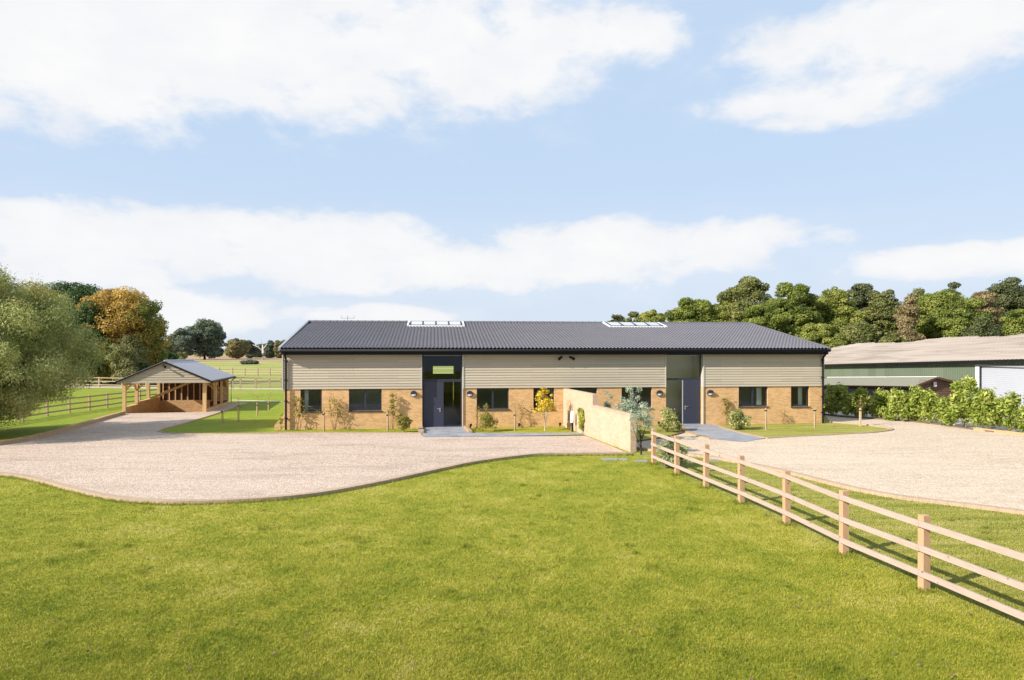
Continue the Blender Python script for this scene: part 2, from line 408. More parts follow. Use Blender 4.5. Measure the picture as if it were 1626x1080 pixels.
leafmat('leaf_autumn', (0.24, 0.14, 0.035), (0.48, 0.30, 0.07), (0.72, 0.52, 0.17), trans=.3, accent=((0.22, 0.24, 0.06), 0.13, 0.52))
leafmat('leaf_green', (0.07, 0.10, 0.018), (0.175, 0.21, 0.04), (0.35, 0.355, 0.085), trans=.33, nscale=0.25)
leafmat('leaf_lime', (0.11, 0.135, 0.024), (0.25, 0.27, 0.055), (0.46, 0.43, 0.12), trans=.33, nscale=0.25)
leafmat('leaf_olive', (0.08, 0.095, 0.028), (0.19, 0.20, 0.06), (0.34, 0.32, 0.115), trans=.3, nscale=0.25)
leafmat('leaf_deep', (0.045, 0.06, 0.024), (0.11, 0.125, 0.05), (0.22, 0.225, 0.095), trans=.28, nscale=0.25)
leafmat('leaf_brown', (0.15, 0.11, 0.05), (0.27, 0.205, 0.10), (0.42, 0.33, 0.18), trans=.2, nscale=0.25)
leafmat('leaf_far', (0.07, 0.095, 0.07), (0.14, 0.17, 0.12), (0.25, 0.28, 0.19), nscale=0.15)  # grey-blue distance haze mixed into the leaf colours
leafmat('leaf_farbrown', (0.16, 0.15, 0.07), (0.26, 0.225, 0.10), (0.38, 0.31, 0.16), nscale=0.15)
leafmat('leaf_laurel', (0.14, 0.20, 0.025), (0.31, 0.36, 0.06), (0.60, 0.58, 0.20), trans=.35, nscale=1.2)
leafmat('leaf_silver', (0.200, 0.250, 0.175), (0.375, 0.425, 0.325), (0.625, 0.650, 0.525), nscale=2)
leafmat('leaf_variegated', (0.16, 0.18, 0.045), (0.38, 0.38, 0.13), (0.75, 0.66, 0.36), nscale=2)
leafmat('leaf_climber', (0.125, 0.125, 0.025), (0.250, 0.237, 0.044), (0.475, 0.375, 0.075), nscale=2)
leafmat('leaf_gold', (0.42, 0.28, 0.02), (0.66, 0.48, 0.05), (0.80, 0.66, 0.15), nscale=2)
leafmat('leaf_bamboo', (0.225, 0.250, 0.037), (0.425, 0.438, 0.075), (0.650, 0.600, 0.163), nscale=2)
leafmat('leaf_oleander', (0.18, 0.21, 0.09), (0.42, 0.44, 0.24), (0.80, 0.76, 0.52), trans=.35, nscale=2)
leafmat('leaf_bush', (0.150, 0.150, 0.050), (0.275, 0.263, 0.112), (0.413, 0.362, 0.188), nscale=.6)

# ------------------------------------------------------------------ foliage
def leaves(clumps, n, size, aspect=0.5, seed=0, up=0.35, shell=(0.55, 1.08), droop=0.0):
    """clumps: (x,y,z,rx,ry,rz); returns verts, tint"""
    g = np.random.default_rng(seed); C = np.array(clumps, float)
    w = (C[:, 3]*C[:, 4]*C[:, 5])**(2/3); w /= w.sum()
    ci = g.choice(len(C), n, p=w)
    d = g.normal(size=(n, 3)); d /= np.linalg.norm(d, axis=1)[:, None]
    r = g.uniform(shell[0], shell[1], n)**0.6
    r = r*np.where((g.random(n) < 0.14) & (C[ci, 3] < 1.2), g.uniform(1.05, 1.4, n), 1.0)
    P = C[ci, :3]+d*C[ci, 3:6]*r[:, None]
    nr = d*0.8+g.normal(size=(n, 3))*0.55+np.array([0, 0, up]); nr /= np.linalg.norm(nr, axis=1)[:, None]
    a = g.normal(size=(n, 3)); a[:, 2] -= droop*2
    a -= nr*(a*nr).sum(1)[:, None]; a /= np.linalg.norm(a, axis=1)[:, None]
    b = np.cross(nr, a)
    s = size*g.uniform(0.6, 1.35, n)[:, None]
    bend = nr*s*0.15
    V = np.stack([P-a*s, P+b*s*aspect+bend, P+a*s, P-b*s*aspect+bend], 1).reshape(-1, 3)
    ctint = g.uniform(0, 1, len(C))
    t = np.clip(ctint[ci]*0.5+g.uniform(0, 1, n)*0.6-0.05, 0, 1)
    return V, t
def leafobj(name, V, tint, material, parent=None):
    n = len(V)//4
    me = bpy.data.meshes.new(name)
    me.vertices.add(len(V)); me.vertices.foreach_set('co', V.astype(np.float32).ravel())
    me.loops.add(4*n); me.loops.foreach_set('vertex_index', np.arange(4*n, dtype=np.int32))
    me.polygons.add(n); me.polygons.foreach_set('loop_start', np.arange(0, 4*n, 4, dtype=np.int32))
    me.polygons.foreach_set('loop_total', np.full(n, 4, dtype=np.int32))
    at_ = me.attributes.new('tint', 'FLOAT', 'FACE'); at_.data.foreach_set('value', tint.astype(np.float32))
    me.materials.append(material); me.update(calc_edges=True)
    o = bpy.data.objects.new(name, me); COL.objects.link(o)
    if parent: o.parent = parent
    return o
def crown_clumps(c, rx, ry, rz, n, seed, cr=0.34, flat=0.75, spread=(0.45, 0.86)):
    g = random.Random(seed); out = []
    for i in range(n):
        while True:
            d = Vector((g.gauss(0, 1), g.gauss(0, 1), g.gauss(0, 1)))
            if d.length > 0.1: break
        d.normalize()
        if d.z < -0.8: d.z *= -0.6
        core = i % 4 == 3
        k = g.uniform(0.0, 0.5) if core else g.uniform(*spread); q = (1.45 if core else g.uniform(0.6, 1.3))*cr
        m = (rx*ry*rz)**(1/3)
        out.append((c[0]+d.x*rx*k, c[1]+d.y*ry*k, c[2]+d.z*rz*k, m*q, m*q, m*q*flat))
    m = (rx*ry*rz)**(1/3); A_ = np.array(out)
    for ax, rr, cc in ((0, rx, c[0]), (1, ry, c[1]), (2, rz, c[2])):     # stretch so that the crown fills its outline
        lo = (A_[:, ax]-A_[:, 3+ax]).min(); hi = (A_[:, ax]+A_[:, 3+ax]).max(); r_ = A_[:, 3+ax].mean()
        A_[:, ax] = (A_[:, ax]-(lo+hi)/2)*max(.5, (2*rr-2*r_)/max(.01, hi-lo-2*r_))+cc
    return [tuple(q) for q in A_]
def dome_clumps(c, rx, ry, rz, n, seed, cr=.2, flat=.7):
    """solid broadleaf crown: a leafy core covered with many leaf clumps"""
    g = random.Random(seed); out = []; m = (rx*ry*rz)**(1/3)
    for i in range(7):
        a = i*2.4; out.append((c[0]+math.cos(a)*rx*.25, c[1]+math.sin(a)*ry*.25, c[2]+rz*g.uniform(-.35, .2), rx*.55, ry*.55, rz*.62))
    for i in range(n):
        d = Vector((g.gauss(0, 1), g.gauss(0, 1), g.gauss(.25, .9))).normalized()
        k = g.uniform(.62, .88); q = cr*m*g.uniform(.4, 1.5)*(1.25-.5*k)
        out.append((c[0]+d.x*rx*k, c[1]+d.y*ry*k, c[2]+d.z*rz*k, q*1.15, q*1.15, q*flat))
    return out
def tree(name, base, clumps, nleaf, lsize, leaf, bark, label, cat='tree', group=None, trunk_r=0.3, seed=0, aspect=0.55,
         trunk_top=None, nlimb=7, up=0.35, droop=0.0, shell=(0.55, 1.08), lean=0.0):
    root = empty(name, base, 0, label, cat, group)
    g = random.Random(seed+7)
    V, t = leaves(clumps, nleaf, lsize, aspect, seed, up, shell, droop)
    leafobj('crown', V, t, MATS[leaf], root)
    zt = trunk_top or max(c[2] for c in clumps)*0.6
    mb = MB(); pts = []
    for i in range(6):
        q = i/5; pts.append((math.sin(q*3+seed)*trunk_r*0.5*q+lean*q, math.cos(q*2.3+seed)*trunk_r*0.4*q, -0.15+zt*q))
    mb.tube(pts, [trunk_r*(1.25-0.85*i/5) if i else trunk_r*1.5 for i in range(6)], 8)
    for i in range(nlimb):
        c = clumps[g.randrange(len(clumps))]; q = g.uniform(0.35, 0.95)
        a = Vector(pts[int(q*5)]); b = Vector(c[:3]); m = a.lerp(b, 0.5)+Vector((0, 0, -0.06*(b-a).length))
        mb.tube([a, m, b], [trunk_r*0.42, trunk_r*0.26, trunk_r*0.08], 5)
    mb.build('trunk', MATS[bark], root, True)
    return root

# ------------------------------------------------------------------ ground & surfaces
def sheet(name, pts, z, material, kind='structure'):
    pts = [Vector((p[0], p[1], 0)) for p in pts]
    tris = tessellate_polygon([pts])
    mb = MB(); mb.v = [(p.x, p.y, z) for p in pts]
    for t in tris:
        a, b, c = [pts[i] for i in t]
        mb.f.append(tuple(t) if (b-a).cross(c-a).z > 0 else tuple(t)[::-1])
    o = mb.build(name, MATS[material]); return tag(o, kind=kind)
def img(L): return [at(*p) for p in L]

# car-barn footprint, which the drive dips into
th = R(12.1)
GD = Vector((math.cos(th), math.sin(th), 0)); GN = Vector((-math.sin(th), math.cos(th), 0))
G0 = at(194, 657); GW, GL = 5.16, 7.9
gpt = lambda u, w, z=0: G0+GD*u+GN*w+Vector((0, 0, z))
S = 1500
q = [gpt(0, 0), gpt(GW, 0), gpt(GW, GL), gpt(0, GL)]
o4 = [Vector((-S, -60, 0)), Vector((S, -60, 0)), Vector((S, S, 0)), Vector((-S, S, 0))]
mb = MB(); mb.v = [tuple(p) for p in q+o4]; mb.f = [(0, 4, 5, 1), (1, 5, 6, 2), (2, 6, 7, 3), (3, 7, 4, 0)]
tag(mb.build('ground', MATS['lawn']), kind='structure')

drive_front = [(-400, 745), (-150, 749), (0, 755), (60, 764), (120, 780), (180, 793), (240, 798.5), (300, 800), (400, 796), (500, 787), (600, 769), (700, 747), (760, 735), (850, 724), (920, 722.5), (1002, 722)]
kerb_left = [(-400, 735), (-150, 722), (0, 707), (60, 696), (120, 680), (170, 665), (196, 658)]
isl_tip = [(455, 688.5), (400, 689.5), (330, 690), (280, 689.3), (253, 686.5), (258, 682.5), (285, 675.5), (320, 665), (345, 657), (366, 650), (378, 645), (396, 640.5)]
df = catmull(img(drive_front)); kl = catmull(img(kerb_left)); it = catmull(img(isl_tip))
front_w = [gpt(0, 0), gpt(GW, 0)]
drive = df+img([(930, 693), (745, 694), (672, 694), (668, 688.5)])+it+img([(383, 640), (364, 641), (346, 647)])+[gpt(GW, 0), gpt(0, 0)]+kl[::-1]
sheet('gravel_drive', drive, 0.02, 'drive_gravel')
court_front = [(1006, 712), (1030, 716), (1060, 718.5), (1098, 724), (1140, 730), (1185, 738), (1250, 752), (1346, 776), (1423, 791), (1500, 801), (1626, 817), (1850, 850)]
bed_r = [(1217, 697), (1260, 694.5), (1330, 691), (1385, 688), (1412, 684.5), (1417, 682), (1405, 679.5), (1375, 675.5), (1340, 672.5), (1318, 671)]
cf = catmull(img(court_front)); br = catmull(img(bed_r))
hedge_px = [(1309, 659), (1340, 663), (1420, 668), (1490, 675), (1560, 685), (1626, 692), (1850, 720)]
hl = catmull(img(hedge_px))
bed_l = [(1085, 688), (1066, 693), (1040, 698), (1006, 703)]
bl = catmull(img(bed_l))
court = cf+hl[::-1]+br[::-1]+img([(1183, 702), (1130, 697), (1100, 690)])+bl
sheet('gravel_court', court, 0.02, 'court_gravel')
sheet('yard', [p for p in hl]+img([(1850, 625), (1500, 618), (1309, 618)]), 0.012, 'yard_gravel')
path2 = catmull(img([(1112, 670.3), (1128, 672), (1150, 680.5), (1178, 688.5), (1217, 696.5)]))+catmull(img([(1183, 702.5), (1130, 697.5), (1103, 690.5), (1085, 682), (1080, 672)]))
sheet('slate_path', path2, 0.034, 'slate_paving')
sheet('entrance_path', img([(670.5, 674), (734, 674), (747, 688.5), (922, 688.5), (928, 691.5), (748, 694.5), (672, 694.5)]), 0.034, 'slate_paving')
sheet('track', [atY(60, 78), atY(92, 77), atY(240, 74.5), atY(460, 73), atY(460, 75), atY(240, 77.5), atY(60, 82)], 0.006, 'track_gravel')
sheet('stubble_field', [Vector((-900, 275, 0)), Vector((60, 255, 0)), Vector((60, 520, 0)), Vector((-900, 520, 0))], 0.05, 'stubble')
sheet('footpath', [atY(366, 56.5), atY(448, 55), atY(448, 55.7), atY(366, 57.4)], 0.03, 'track_gravel')

def edging(name, pts, w, h, material, kind='structure', z0=-0.05, label=None):
    """kerb swept along pts: uv = (arc length, round the section)"""
    pts = [Vector((p[0], p[1], 0)) for p in pts]; V = []; uvs = []; L = 0
    for i, p in enumerate(pts):
        d = (pts[min(i+1, len(pts)-1)]-pts[max(i-1, 0)]).normalized(); nrm = Vector((-d.y, d.x, 0))
        if i: L += (p-pts[i-1]).length
        for (o, z, v) in ((-w/2, z0, 0), (-w/2, h, h), (w/2, h, h+w), (w/2, z0, h+w+h)):
            V.append(p+nrm*o+Vector((0, 0, z))); uvs.append((L, v))
    F_ = []
    for i in range(len(pts)-1):
        for k in range(3): a = i*4+k; F_.append((a, a+4, a+5, a+1))
    F_ += [(0, 1, 2, 3), tuple(len(V)-4+j for j in (3, 2, 1, 0))]
    mb = MB(); mb.v = [tuple(v) for v in V]; mb.f = F_
    o = mb.build(name, MATS[material]); me = o.data; uvl = me.uv_layers.new(name='UVMap')
    for lp in me.loops: uvl.data[lp.index].uv = uvs[lp.vertex_index]
    return tag(o, kind=kind)
edging('drive_edging', catmull(img(drive_front), 8), 0.22, 0.10, 'edging_brick')
edging('drive_kerb', catmull(img(kerb_left), 3), 0.24, 0.20, 'sleeper')
edging('lawn_edging', it[:-6], 0.10, 0.06, 'edging_brick')
edging('bed_edging', img([(455, 688.5), (560, 688.5), (668, 688.5)]), 0.10, 0.06, 'edging_brick')
edging('court_edging', catmull(img(court_front), 8), 0.22, 0.10, 'edging_brick')
edging('court_bed_edging', br, 0.12, 0.07, 'edging_brick')
edging('court_bed_kerb', bl, 0.12, 0.07, 'soil')
edging('path_edging', catmull(img([(1112, 670.6), (1128, 672), (1150, 680.5), (1178, 688.5), (1217, 696.5)])), 0.22, 0.06, 'sleeper')
edging('path_kerb', catmull(img([(1130, 698.5), (1103, 691), (1084, 682), (1079, 673)])), 0.26, 0.06, 'sleeper')
edging('hedge_kerb', hl, 0.18, 0.09, 'soil')
edging('hedge_board', [p+Vector((0.0, -0.35, 0)) for p in catmull(img([(1540, 682.5), (1626, 692), (1850, 720)]))], 0.16, 0.16, 'sleeper')
edging('step_edging', img([(735, 675), (747, 688)]), 0.2, 0.12, 'sleeper')
edging('step_kerb', img([(667, 680), (669, 689)]), 0.26, 0.14, 'edging_brick')

# stepping slabs
for i, (px, py, w, d, lab) in enumerate([(968, 730, 0.62, 0.42, 'pale stepping slab in the lawn in front of the freestanding wall, larger left one'),
                                 (989, 730.5, 0.34, 0.36, 'small stepping slab in the lawn beside the larger slab'),
                                 (1018, 733, 0.5, 0.34, 'grey stepping slab in the lawn just left of the first fence post'),
                                 (1100, 733, 0.45, 0.34, 'stepping slab in the turf behind the fence next to the oleander bush'),
                                 (1135, 731.5, 0.4, 0.36, 'stepping slab in the turf behind the fence beside the gravel edging')]):
    p = at(px, py); mb = MB()
    mb.prism([(-w/2, -d/2, 0), (w/2*0.9, -d/2*1.1, 0), (w/2, d/2*.9, 0), (-w/2*.92, d/2, 0)], (0, 0, 0.035))
    o = mb.build('stepping_slab', MATS['slab_stone'], loc=(p.x, p.y, 0)); tag(o, lab, 'paving slab', 'stepping slabs set in the lawn')

# ------------------------------------------------------------------ house
A = at(451, 683); B = at(1306, 672)
ang = math.atan2(B.y-A.y, B.x-A.x); HD = Vector((math.cos(ang), math.sin(ang), 0)); HN = Vector((-HD.y, HD.x, 0)); HL = (B-A).length
def hx(px, py=HY, w=0.0):
    """photo ray -> (u, z) on the house-parallel plane at depth w"""
    k = (px-CX)/F; Y = (w+A.dot(HN))/(k*HN.x+HN.y); P = Vector((k*Y, Y, 0))
    return (P-A).dot(HD), CAMH-(py-HY)*Y/F
house = empty('barn_house', A, ang, 'long single-storey barn conversion with yellow brick base, beige boarding and dark tiled roof', 'house')
ZB, ZT, ZE, ZR, WR = 2.14, 3.97, 4.27, 6.04, 9.0     # brick top, boarding top, eave, ridge, ridge depth
DEPTH = 18.0
openings = []
for a, b, s in ((477, 511, 653.5), (554, 606, 652.5), (757, 808, 650), (847, 880, 650), (903, 948, 648), (987, 1035, 648), (1173, 1219, 645.5), (1256, 1285, 645.5)):
    u0 = hx(a)[0]; u1 = hx(b)[0]; z0 = hx((a+b)/2, s)[1]; openings.append((u0, u1, z0))
E1 = (hx(670.5)[0], hx(734)[0]); E2 = (hx(1057.5)[0], hx(1115.5)[0])
# brick base
mb = MB(); cuts = sorted([(o[0], o[1], o[2]) for o in openings]+[(E1[0], E1[1], None), (E2[0], E2[1], None)])
x = 0.0
for u0, u1, z0 in cuts:
    mb.box(x, u0, 0, 0.3, -0.1, ZB)
    if z0 is not None: mb.box(u0, u1, 0, 0.3, -0.1, z0)
    x = u1
    if z0 is None: mb.build('brick_wall', MATS['house_brick'], house); mb = MB()
mb.box(x, HL, 0, 0.3, -0.1, ZB)
mb.box(HL-0.3, HL, 0.3, DEPTH, -0.1, ZB); MB().box(0, 0.3, 0.302, DEPTH, -0.1, ZB).build('end_wall', MATS['house_brick'], house)
mb.build('brick_wall', MATS['house_brick'], house)
mb = MB()
mb.prism([(-0.01, 0.05, -0.1), (-0.01, 0.05, 0.85), (-0.5, 0.05, 0.25), (-0.5, 0.05, -0.1)], (0, 0.4, 0))
mb.build('buttress', MATS['house_brick'], house)
# boarding on the front: three panels
def clad(u0, u1, name='cladding'):
    mb = MB(); n = 13; p = (ZT-ZB)/n
    mb.box(u0+0.02, u1-0.02, 0.03, 0.28, ZB+0.01, ZT+0.25)
    for i in range(n):
        z = ZB+i*p
        mb.add([(u0, -0.055, z), (u1, -0.055, z), (u1, -0.025, z+p+0.02), (u0, -0.025, z+p+0.02), (u0, 0.028, z), (u1, 0.028, z), (u1, 0.028, z+p+0.0), (u0, 0.028, z+p+0.0)],
               [(0, 1, 2, 3), (0, 4, 5, 1), (0, 3, 7, 4), (1, 5, 6, 2)])
    c = mb.build(name, MATS['cladding_board'], house)
    for uu in (u0-0.02, u1-0.03):
        MB().box(uu, uu+0.05, -0.075, -0.01, ZB-0.02, ZT).build('corner_trim', MATS['clad_trim'], c)
clad(-0.07, E1[0]-0.03); clad(E1[1]+0.05, E2[0]-0.03); clad(E2[1]+0.05, HL+0.05)
# end boarding
for uu, s in ((-0.06, 1), (HL+0.0, 1)):
    MB().box(uu, uu+0.06, 0.05, DEPTH, ZB, ZT+0.2).build('end_cladding', MATS['cladding_board'], house)
# gables
for uu in (0.02, HL-0.26):
    MB().prism([(uu, 0.1, ZT+.22), (uu, DEPTH-0.1, ZT+.22), (uu, WR, ZR-0.25)], (0.2, 0, 0)).build('gable', MATS['cladding_board'], house)
# back wall with the two openings seen through the glass
bw0, bz1 = hx(687.5, 581.5, DEPTH-0.3); bw1, bz0 = hx(721.5, 593.5, DEPTH-0.3)
sw0, sz1 = hx(719.5, 606, DEPTH-0.3); sw1, sz0 = hx(722.5, 645, DEPTH-0.3)
mb = MB(); yb = DEPTH-0.3
mb.box(0, bw0, yb, DEPTH, -0.1, ZT); mb.box(bw1+0.02, HL, yb, DEPTH, -0.1, ZT); mb.box(bw0, bw1+0.02, yb, DEPTH, bz1, ZT)
mb.box(bw0, bw1+0.02, yb, DEPTH, sz1, bz0); mb.box(bw0, sw0, yb, DEPTH, -0.1, sz1); mb.box(sw1, bw1+0.02, yb, DEPTH, -0.1, sz1); mb.box(sw0, sw1, yb, DEPTH, -0.1, sz0)
mb.build('back_wall', MATS['interior_dark'], house)
# interior
mb = MB(); mb.box(0.31, HL-0.31, 0.31, yb-0.01, ZT-0.08, ZT-0.02); mb.build('ceiling', MATS['interior_wall'], house)
mb = MB(); mb.box(0.31, HL-0.31, 0.31, yb-0.01, -0.04, 0.03); mb.build('interior_floor', MATS['interior_floor'], house)
mb = MB()
mb.box(0.31, E1[0]-0.1, 2.8, 2.9, 0.035, ZT-.085); mb.box(E1[1]+0.15, E2[0]-0.1, 5.0, 5.1, 0.035, ZT-.085); mb.box(E2[1]+0.15, HL-0.31, 2.8, 2.9, 0.035, ZT-.085)
for uu in (openings[0][1]+0.6, openings[1][1]+.35, openings[2][0]-.6, openings[3][0]-0.7, openings[4][0]-0.2, openings[6][1]+0.8):
    mb.box(uu, uu+0.1, 0.31, 2.79, 0.035, ZT-.09)
mb.build('interior_wall', MATS['interior_wall'], house)
mb = MB(); mb.box(E1[0]-0.09, E1[0]-0.01, 0.31, yb-.02, 0.035, ZT-.09); mb.box(E1[1]+0.02, E1[1]+0.12, 0.31, yb-.02, 0.035, ZT-.09)
mb.build('hall_wall', MATS['interior_dark'], house)
mb = MB(); mb.box(E2[0]-0.09, E2[0]-0.01, 0.31, 8, 0.035, ZT-.09); mb.box(E2[1]+0.02, E2[1]+0.12, 0.31, 8, 0.035, ZT-.09); mb.box(E2[0], E2[1], 1.5, 1.6, 0.035, ZT-.09)
mb.build('lobby_wall', MATS['interior_olive'], house)

# windows
for i, (u0, u1, z0) in enumerate(openings):
    z1 = ZB-0.005; y0 = 0.09; y1 = 0.16; fw = 0.065; mb = MB()
    mb.box(u0, u1, y0, y1, z0, z0+fw); mb.box(u0, u1, y0, y1, z1-fw, z1)
    mb.box(u0, u0+fw, y0, y1, z0+fw, z1-fw); mb.box(u1-fw, u1, y0, y1, z0+fw, z1-fw)
    split = i in (1, 2, 5, 6)
    if split: um = (u0+u1)/2; mb.box(um-0.05, um+0.05, y0, y1, z0+fw, z1-fw)
    fr = mb.build('window', MATS['anthracite'], house)
    MB().poly([(u0+fw, 0.125, z0+fw), (u1-fw, 0.125, z0+fw), (u1-fw, 0.125, z1-fw), (u0+fw, 0.125, z1-fw)]).build('pane', MATS['window_glass'], fr)
    MB().box(u0-0.03, u1+0.05, -0.06, 0.085, z0-0.05, z0-0.002).build('sill', MATS['anthracite'], fr)
    if i == 0: MB().box(u0+0.12, u0+0.32, 0.5, 0.54, z0, z1).build('blind', MATS['curtain'], fr)
    if i == 6: MB().box(u1-0.42, u1-0.12, 0.5, 0.54, z0, z1).build('blind', MATS['curtain'], fr)
    if i == 7: MB().box(u1-0.40, u1-0.15, 0.5, 0.54, z0, z1).build('blind', MATS['curtain'], fr)

def handle(parent, u, z, y, s):
    mb = MB(); mb.tube([(u, y, z), (u, y-0.05, z)], 0.016, 8); mb.bar((u, y-0.05, z), (u+s*0.16, y-0.05, z), 0.022, 0.026)
    mb.box(u-.025, u+.025, y-.012, y-.001, z-.17, z+.05)
    mb.build('handle', MATS['steel'], parent)
# entrance 1: solid door left, glazed light right, clear glass above
YF = 0.26
ztr = hx(700, 603, YF)[1]; um = hx(704.5, 600, YF)[0]; u0, u1 = E1
mb = MB(); fw = 0.07; ZTOP = ZT+0.02
mb.box(u0, u0+fw, YF, YF+.08, 0.03, ZTOP); mb.box(u1-fw, u1, YF, YF+.08, 0.03, ZTOP); mb.box(u0+fw, u1-fw, YF, YF+.08, ZTOP-fw, ZTOP)
mb.box(u0+fw, u1-fw, YF, YF+.08, ztr-.12, ztr+.03); mb.box(um, u1-fw, YF, YF+.08, 0.03, 0.11)
e1 = mb.build('entrance_frame', MATS['anthracite'], house)
MB().poly([(u0+fw, YF+.04, ztr+.03), (u1-fw, YF+.04, ztr+.03), (u1-fw, YF+.04, ZTOP-fw), (u0+fw, YF+.04, ZTOP-fw)]).build('fanlight', MATS['window_glass'], e1)
MB().poly([(um, YF+.04, .11), (u1-fw, YF+.04, .11), (u1-fw, YF+.04, ztr-.12), (um, YF+.04, ztr-.12)]).build('side_light', MATS['window_glass'], e1)
d1 = MB().box(u0+fw+.005, um-.005, YF-.012, YF+.06, 0.035, ztr-.123).build('door', MATS['door_paint'], house)
handle(d1, um-0.2, 1.02, YF-.012, -1)
# entrance 2: glass left, solid door right, glass above
u0, u1 = E2; ztr = hx(1086, 601.5, YF)[1]; um = hx(1084.5, 600, YF)[0]
mb = MB()
mb.box(u0, u0+fw, YF, YF+.08, 0.03, ZTOP); mb.box(u1-fw*.6, u1, YF, YF+.08, 0.03, ZTOP); mb.box(u0+fw, u1-fw*.6, YF, YF+.08, ZTOP-fw, ZTOP)
mb.box(u0+fw, u1-fw*.6, YF, YF+.08, ztr-.07, ztr+.03); mb.box(u0+fw, um-.03, YF, YF+.08, 0.03, 0.11)
e2 = mb.build('entrance_frame', MATS['anthracite'], house)
MB().poly([(u0+fw, YF+.04, ztr+.03), (u1-fw*.6, YF+.04, ztr+.03), (u1-fw*.6, YF+.04, ZTOP-fw), (u0+fw, YF+.04, ZTOP-fw)]).build('fanlight', MATS['window_glass'], e2)
MB().poly([(u0+fw, YF+.04, .11), (um-.03, YF+.04, .11), (um-.03, YF+.04, ztr-.07), (u0+fw, YF+.04, ztr-.07)]).build('side_light', MATS['window_glass'], e2)
MB().box(um-.035, um-.002, YF-.03, YF+.09, .035, ztr-.075).build('door_jamb', MATS['lead'], e2)
d2 = MB().box(um, u1-fw*.6-.004, YF-.012, YF+.06, 0.035, ztr-.073).build('door', MATS['door_paint'], house)
handle(d2, um+0.12, 1.02, YF-.012, 1)
for (a, b) in (E1, E2):   # pale reveal posts
    MB().box(b+.002, b+.048, -.06, .25, -.05, ZTOP-.03).build('reveal_trim', MATS['clad_trim'], house)
# step in front of doors is the slate path

# roof: pantiles as real corrugation, running up the slope, in courses
eL = hx(445, 556, -0.5)[0]; eR = hx(1317, 556, -0.5)[0]; rL = hx(490, 511, WR)[0]; rR = hx(1190, 515, WR)[0]
def rz(w): return ZE+(w+0.5)/(WR+0.5)*(ZR-ZE)
def urange(t): return eL+(rL-eL)*t, eR+(rR-eR)*t
def tiles():
    pitch = 0.205; nr = 27; V = []; Fc = []
    sub = [(0, 0.0), (0.18, 0.034), (0.38, 0.046), (0.58, 0.034), (0.76, 0.0), (0.88, -0.012)]
    us = np.array([i*pitch+s*pitch for i in range(int((eR-eL)/pitch)+2) for s, _ in sub])+eL
    hs = np.array([h for i in range(int((eR-eL)/pitch)+2) for _, h in sub])
    m = len(us); rows = []
    for r in range(nr):
        for t, dz in ((r/nr, 0.035), ((r+1)/nr, 0.0)):
            a, b = urange(t); w = -0.5+t*(WR+0.5)
            uu = np.clip(us, a, b); hh = np.where((us >= a) & (us <= b), hs, 0.01)
            rows.append(np.stack([uu, np.full(m, w), rz(w)+hh+dz], 1))
    V = np.concatenate(rows); base = np.arange(m-1)
    for r in range(len(rows)-1):
        a = r*m+base
        # skip degenerate (clamped) cells
        ok = (rows[r][1:, 0]-rows[r][:-1, 0] > 1e-5) | (rows[r+1][1:, 0]-rows[r+1][:-1, 0] > 1e-5)
        a = a[ok]; Fc.append(np.stack([a, a+1, a+m+1, a+m], 1))
    Fc = np.concatenate(Fc)
    me = bpy.data.meshes.new('roof'); me.from_pydata(V.tolist(), [], Fc.tolist()); me.materials.append(MATS['roof_tile']); me.update()
    o = bpy.data.objects.new('roof', me); COL.objects.link(o); o.parent = house; return o
roof = tiles()
mb = MB()
mb.poly([(eL, 2*WR+.5, ZE), (rL, WR, ZR), (rR, WR, ZR), (eR, 2*WR+.5, ZE)])
mb.poly([(eL+.02, -.48, ZE-.03), (eR-.02, -.48, ZE-.03), (rR-.02, WR, ZR-.05), (rL+.02, WR, ZR-.05)])
mb.build('roof_deck', MATS['roof_tile'], house)
sky_u = []
for (pa, pb) in ((648, 736), (964, 1053)): sky_u.append((hx(pa, 515, 7.8)[0], hx(pb, 515, 7.8)[0]))
mb = MB(); segs = [(rL, sky_u[0][0]-.05), (sky_u[0][1]+.05, sky_u[1][0]-.05), (sky_u[1][1]+.05, rR)]
for a, b in segs:
    mb.tube([(a, WR, ZR+.03), (b, WR, ZR+.03)], 0.09, 8)
    x = a
    while x < b: mb.tube([(x, WR, ZR+.03), (x+0.05, WR, ZR+.03)], 0.108, 8); x += 0.45
mb.build('ridge_tile', MATS['roof_tile'], roof)
for (e, r, s) in ((eL, rL, -1), (eR, rR, 1)):
    mb = MB(); mb.bar((e+s*.04, -.52, ZE-.02), (r+s*.04, WR, ZR-.01), 0.13, 0.2); mb.build('verge_trim', MATS['lead'] if s < 0 else MATS['roof_tile'], roof)
